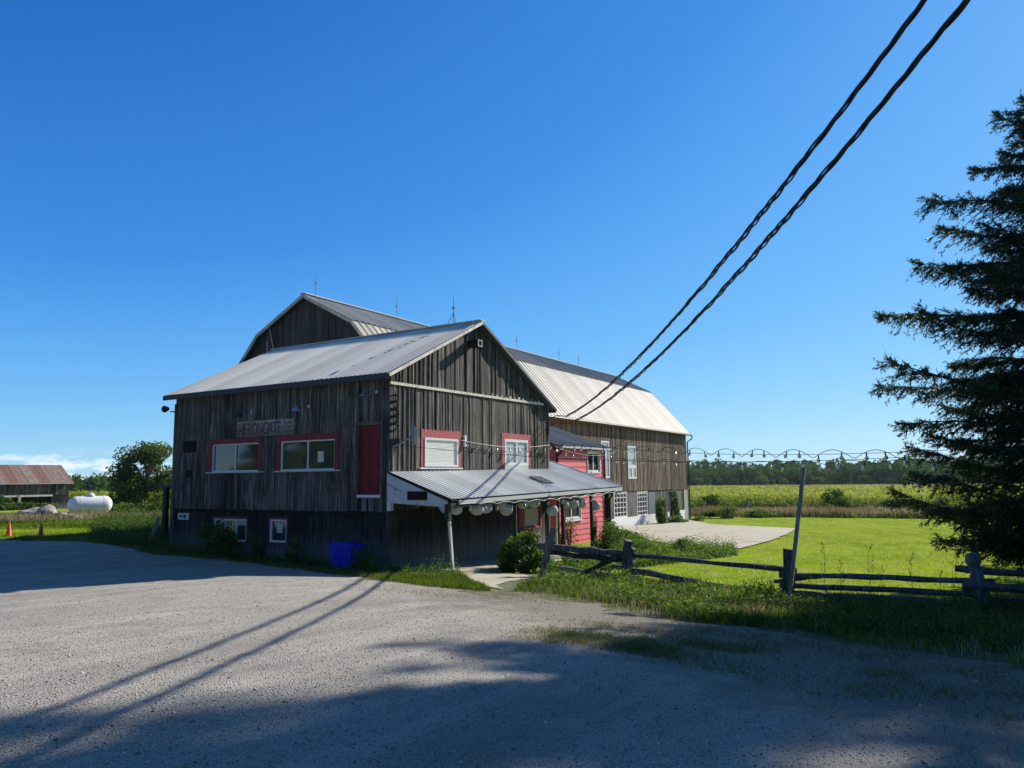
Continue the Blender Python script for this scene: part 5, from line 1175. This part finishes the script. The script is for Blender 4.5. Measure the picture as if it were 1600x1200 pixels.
# far woods
def woods(name, pxa, pxb, d0, d1, ncr, label, hs=1., lift=0.):
    d = d0+(d1-d0)*rng.random(ncr)**1.3; px = rng.uniform(pxa, pxb, ncr); q = polar(px, d); H = hs*rng.uniform(5., 10.5, ncr)*(1+.35*(rng.random(ncr) < .08)); R_ = H*rng.uniform(.3, .5, ncr)
    per = 420; idx = np.repeat(np.arange(ncr), per); n = len(idx); dvv = rng.normal(size=(n, 3)); dvv /= np.linalg.norm(dvv, axis=1, keepdims=True); rad = rng.random(n)**.35
    lump = 1+.25*np.sin(dvv[:,0]*5+idx)+.2*np.sin(dvv[:,2]*7+idx*2)
    z0 = gz(q[:,0], q[:,1]); C = np.stack([q[idx,0]+dvv[:,0]*R_[idx]*rad*lump, q[idx,1]+dvv[:,1]*R_[idx]*rad*lump, z0[idx]+H[idx]*.56+dvv[:,2]*H[idx]*.46*rad*lump], -1)
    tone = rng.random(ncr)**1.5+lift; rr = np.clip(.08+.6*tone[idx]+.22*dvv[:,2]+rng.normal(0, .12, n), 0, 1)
    V, F, rr = leaves(C, rng.uniform(.55, 1.15, n)*(d[idx]/300), rr, .1, .8)
    # dense inner foliage of every crown
    A8 = np.linspace(0, 2*np.pi, 8, endpoint=False); ring = [(0, -1.), (.75, -.6), (1., 0.), (.75, .6), (0.01, .95)]
    O = np.array([(r_*math.cos(a), r_*math.sin(a), h_) for r_, h_ in ring for a in A8]); Q = O[None]*np.stack([R_*.6, R_*.6, H*.33], -1)[:,None]*rng.uniform(.8, 1.15, (ncr, 40, 1))+np.stack([q[:,0], q[:,1], z0+H*.5], -1)[:,None]
    f0 = np.array([(k*8+j, k*8+(j+1) % 8, (k+1)*8+(j+1) % 8, (k+1)*8+j) for k in range(4) for j in range(8)]); Fc = (f0[None]+np.arange(ncr)[:,None,None]*40).reshape(-1, 4)
    F = np.concatenate([F, Fc+len(V)]); V = np.concatenate([V, Q.reshape(-1, 3)]); rr = np.concatenate([rr, np.repeat(np.clip(.05+.4*tone, 0, 1), 32)])
    return tag(fast_mesh(name, V, F, M['woods'], rr), label, 'woods', kind='stuff')
woods('far_woods', 960, 1850, 290, 520, 640, 'dark wooded ridge along the horizon beyond the right corn field', .74)
woods('woodland_edge', 960, 1850, 284, 291, 130, 'lighter low trees and scrub along the front edge of the right wood', .4, .45)
woods('far_woods', -250, 380, 266, 430, 360, 'dark wooded ridge along the horizon beyond the left corn field', .72)

# ------------------------------------------------------------------ spruces
def spruce(loc, H, base_r, seed, label, density=1., special=(), z0=.35, lowr=.8):
    rn = np.random.default_rng(seed); x, y = loc; z = float(gz(x, y)); t = empty('spruce_tree', (x, y, z), label, 'tree')
    b = MB(); b.tube([(x, y, z-.3), (x, y, z+H*.4), (x+.05, y, z+H)], [H*.017+.06, H*.012, .02], 10, wob=.08)
    br = []
    zz = z0
    while zz < H-.25:
        f = zz/H; L = base_r*(1-f)**.72*(lowr+(1-lowr)*min(1, f/.25)); k = int(rn.integers(3, 6)) if zz < H*.75 else 5
        for _ in range(k):
            br.append((zz+rn.uniform(-.1, .1), rn.uniform(0, 2*np.pi), L*rn.uniform(.55, 1.05)))
        zz += rn.uniform(.3, .5)*(1.25-f*.5)
    br += list(special)
    SP = []  # shoots: pos, dir, length
    for bz_, a, L in br:
        f = bz_/H; droop = .27-.5*f; d2 = np.array([np.cos(a), np.sin(a)])
        pts = []
        for s in np.linspace(0, 1, 9):
            r_ = L*s; zz_ = bz_-(L*s)*droop+.07*L*s**3+(-.10*L*math.sin(s*math.pi) if f < .3 else 0)
            pts.append(np.array([x+d2[0]*r_, y+d2[1]*r_, z+zz_]))
        pts = np.array(pts); wv = rn.uniform(0, 6.28, 3); ss = np.linspace(0, 1, 9); pts[:,2] += .09*L*ss*np.sin(ss*5+wv[0])*rn.uniform(.2, 1); cv = .12*L*ss*np.sin(ss*3+wv[1]); pts[:,0] += -d2[1]*cv; pts[:,1] += d2[0]*cv
        pts[:,2] = np.maximum(pts[:,2], z+.12)
        b.tube([tuple(p) for p in pts], list(np.linspace(.012+.011*L, .006, 9)), 5)
        nt_ = int(L*22*density)+6
        for k in range(nt_):
            s = .12+.88*(k+rn.random())/nt_; i = min(7, int(s*8)); fr = s*8-i; p = pts[i]*(1-fr)+pts[i+1]*fr; ax = pts[i+1]-pts[i]; ax /= np.linalg.norm(ax)
            side = 1 if k % 2 else -1; lat = np.array([-ax[1], ax[0], 0])*side; tl = (.26+.62*(1-s)**.8*min(1, L/3)+.1)*rn.uniform(.6, 1.2)*min(1.25, .5+L*.25)
            hang = rn.uniform(.05, .7)+.8*(rn.random() < .3); dr = ax*.75+lat*.8+np.array([0, 0, -hang+.12]); dr /= np.linalg.norm(dr)
            SP.append((p, dr, tl))
        for e in range(3):
            dr = (pts[-1]-pts[-2]); dr = dr/np.linalg.norm(dr)+rn.normal(0, .25, 3); dr[2] += .25; SP.append((pts[-1]-dr*.1, dr/np.linalg.norm(dr), .3))
    b.build('trunk', M['bark'], t)
    P = np.array([s[0] for s in SP]); D = np.array([s[1] for s in SP]); T = np.array([s[2] for s in SP]); nS = len(P)
    # sub-shoots along every twig
    ns = 9; idx = np.repeat(np.arange(nS), ns); u = rn.random(len(idx)); B0 = P[idx]+D[idx]*(T[idx]*u)[:,None]; dd = D[idx]+rn.normal(0, .55, (len(idx), 3)); dd[:,2] -= .1; dd /= np.linalg.norm(dd, axis=1, keepdims=True); ll = rn.uniform(.09, .2, len(idx))*(1.15-.4*u)
    SB = np.concatenate([P, B0]); SD = np.concatenate([D, dd]); SL = np.concatenate([T, ll])
    nn = np.maximum(5, (SL*50*density).astype(int)); id2 = np.repeat(np.arange(len(SB)), nn); m = len(id2); u = rn.random(m)
    Q = SB[id2]+SD[id2]*(SL[id2]*u)[:,None]; pr = rn.normal(size=(m, 3)); pr -= SD[id2]*(pr*SD[id2]).sum(1)[:,None]; pr /= np.linalg.norm(pr, axis=1, keepdims=True)
    nd_ = SD[id2]*.75+pr*.7; nd_ /= np.linalg.norm(nd_, axis=1, keepdims=True); ln = rn.uniform(.05, .09, m)/density**.5; w2 = np.cross(nd_, pr); w2 /= np.linalg.norm(w2, axis=1, keepdims=True); hw = .011/density**.6
    V = np.stack([Q-w2*hw, Q+w2*hw, Q+nd_*ln[:,None]], 1).reshape(-1, 3); F = np.arange(3*m).reshape(-1, 3)
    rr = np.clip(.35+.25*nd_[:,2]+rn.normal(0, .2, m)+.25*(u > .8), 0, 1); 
    # bare twig stems
    tv = np.stack([P-np.array([0,0,.004]), P+np.array([0,0,.004]), P+D*T[:,None]], 1).reshape(-1, 3)
    V2 = np.concatenate([V, tv]); F2 = np.concatenate([F, np.arange(3*nS).reshape(-1, 3)+len(V)]); r2 = np.concatenate([rr, np.full(nS, .1)])
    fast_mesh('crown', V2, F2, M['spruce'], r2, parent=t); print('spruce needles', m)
    return t
# branches that reach furthest to the picture's left, at their real heights on the trunk: (height, bearing, length)
LB = math.atan2(math.cos(yaw), -math.sin(yaw))   # bearing pointing to the viewer's left
SPEC = []
for h_, l_, da in ((12.2,1.9,.1),(11.3,2.2,-.3),(9.9,4.1,.15),(9.5,3.2,-.4),(8.6,4.0,-.1),(7.9,4.5,.2),(7.3,4.8,-.25),(6.9,5.0,.1),(6.6,3.6,.5),(5.7,5.7,.05),(5.5,5.0,-.35),(5.3,4.6,.4),(4.6,4.6,-.1),(4.3,4.9,.3),(3.9,4.4,-.3),(3.3,5.3,.1),(3.1,5.0,-.2),(2.9,4.6,.4),(2.5,4.2,-.5),(2.3,4.0,.2),(1.9,3.6,-.1)):
    SPEC.append((h_*.97, LB+da, l_*.97))
_r = np.random.default_rng(21)
for k in range(34):
    h_ = _r.uniform(1.2, 12.6); SPEC.append((h_, LB+_r.uniform(-1.1, 1.1), 5.2*(1-h_/14.6)**.7*_r.uniform(.5, .85)))
spruce((6.35,-17.75), 14.2, 4.6, 3, 'tall dark spruce tree with drooping branches at the right edge, beyond the fence', special=SPEC)
spruce((1.0,-20.8), 14.0, 5.0, 5, 'spruce tree outside the frame to the right, shading the yard', density=.45)
spruce((-1.2,-19.4), 9.5, 3.6, 9, 'small spruce outside the frame to the right, close to the yard', density=.45)
spruce((-3.5,-25.5), 15.0, 5.4, 6, 'second spruce outside the frame to the right, nearer the yard', density=.45)

spruce((22.5,-23.2), 35, 7.2, 14, 'very tall spruce outside the frame to the right, shading the gravel', density=.22)
for i, (x, y) in enumerate(((-18,40),(-25,33),(-29,28.5),(-34,23),(-39,15),(-46,5))):
    broad_tree('yard_tree', (x, y), 14+i % 2*2, 6.5, 6500, .85, 'tree', ('first','second','third','fourth','fifth','sixth')[i]+' tree from the left in the row outside the frame across the yard', .1, 26)

# ------------------------------------------------------------------ haze: pale even air filling the scene
hb = MB(); hb.box(-285, 800, -485, 800, -12, 42); hz = hb.build('haze', []); tag(hz, 'thin pale summer haze over the fields', 'haze', kind='stuff')
hm = bpy.data.materials.new('haze_air'); hm.use_nodes = True; t_ = hm.node_tree; t_.nodes.remove(t_.nodes['Principled BSDF'])
pv = t_.nodes.new('ShaderNodeVolumePrincipled'); pv.inputs['Color'].default_value = (.75, .85, .95, 1); pv.inputs['Density'].default_value = HAZE; pv.inputs['Anisotropy'].default_value = .3
t_.links.new(pv.outputs[0], t_.nodes['Material Output'].inputs['Volume']); hz.data.materials.append(hm)
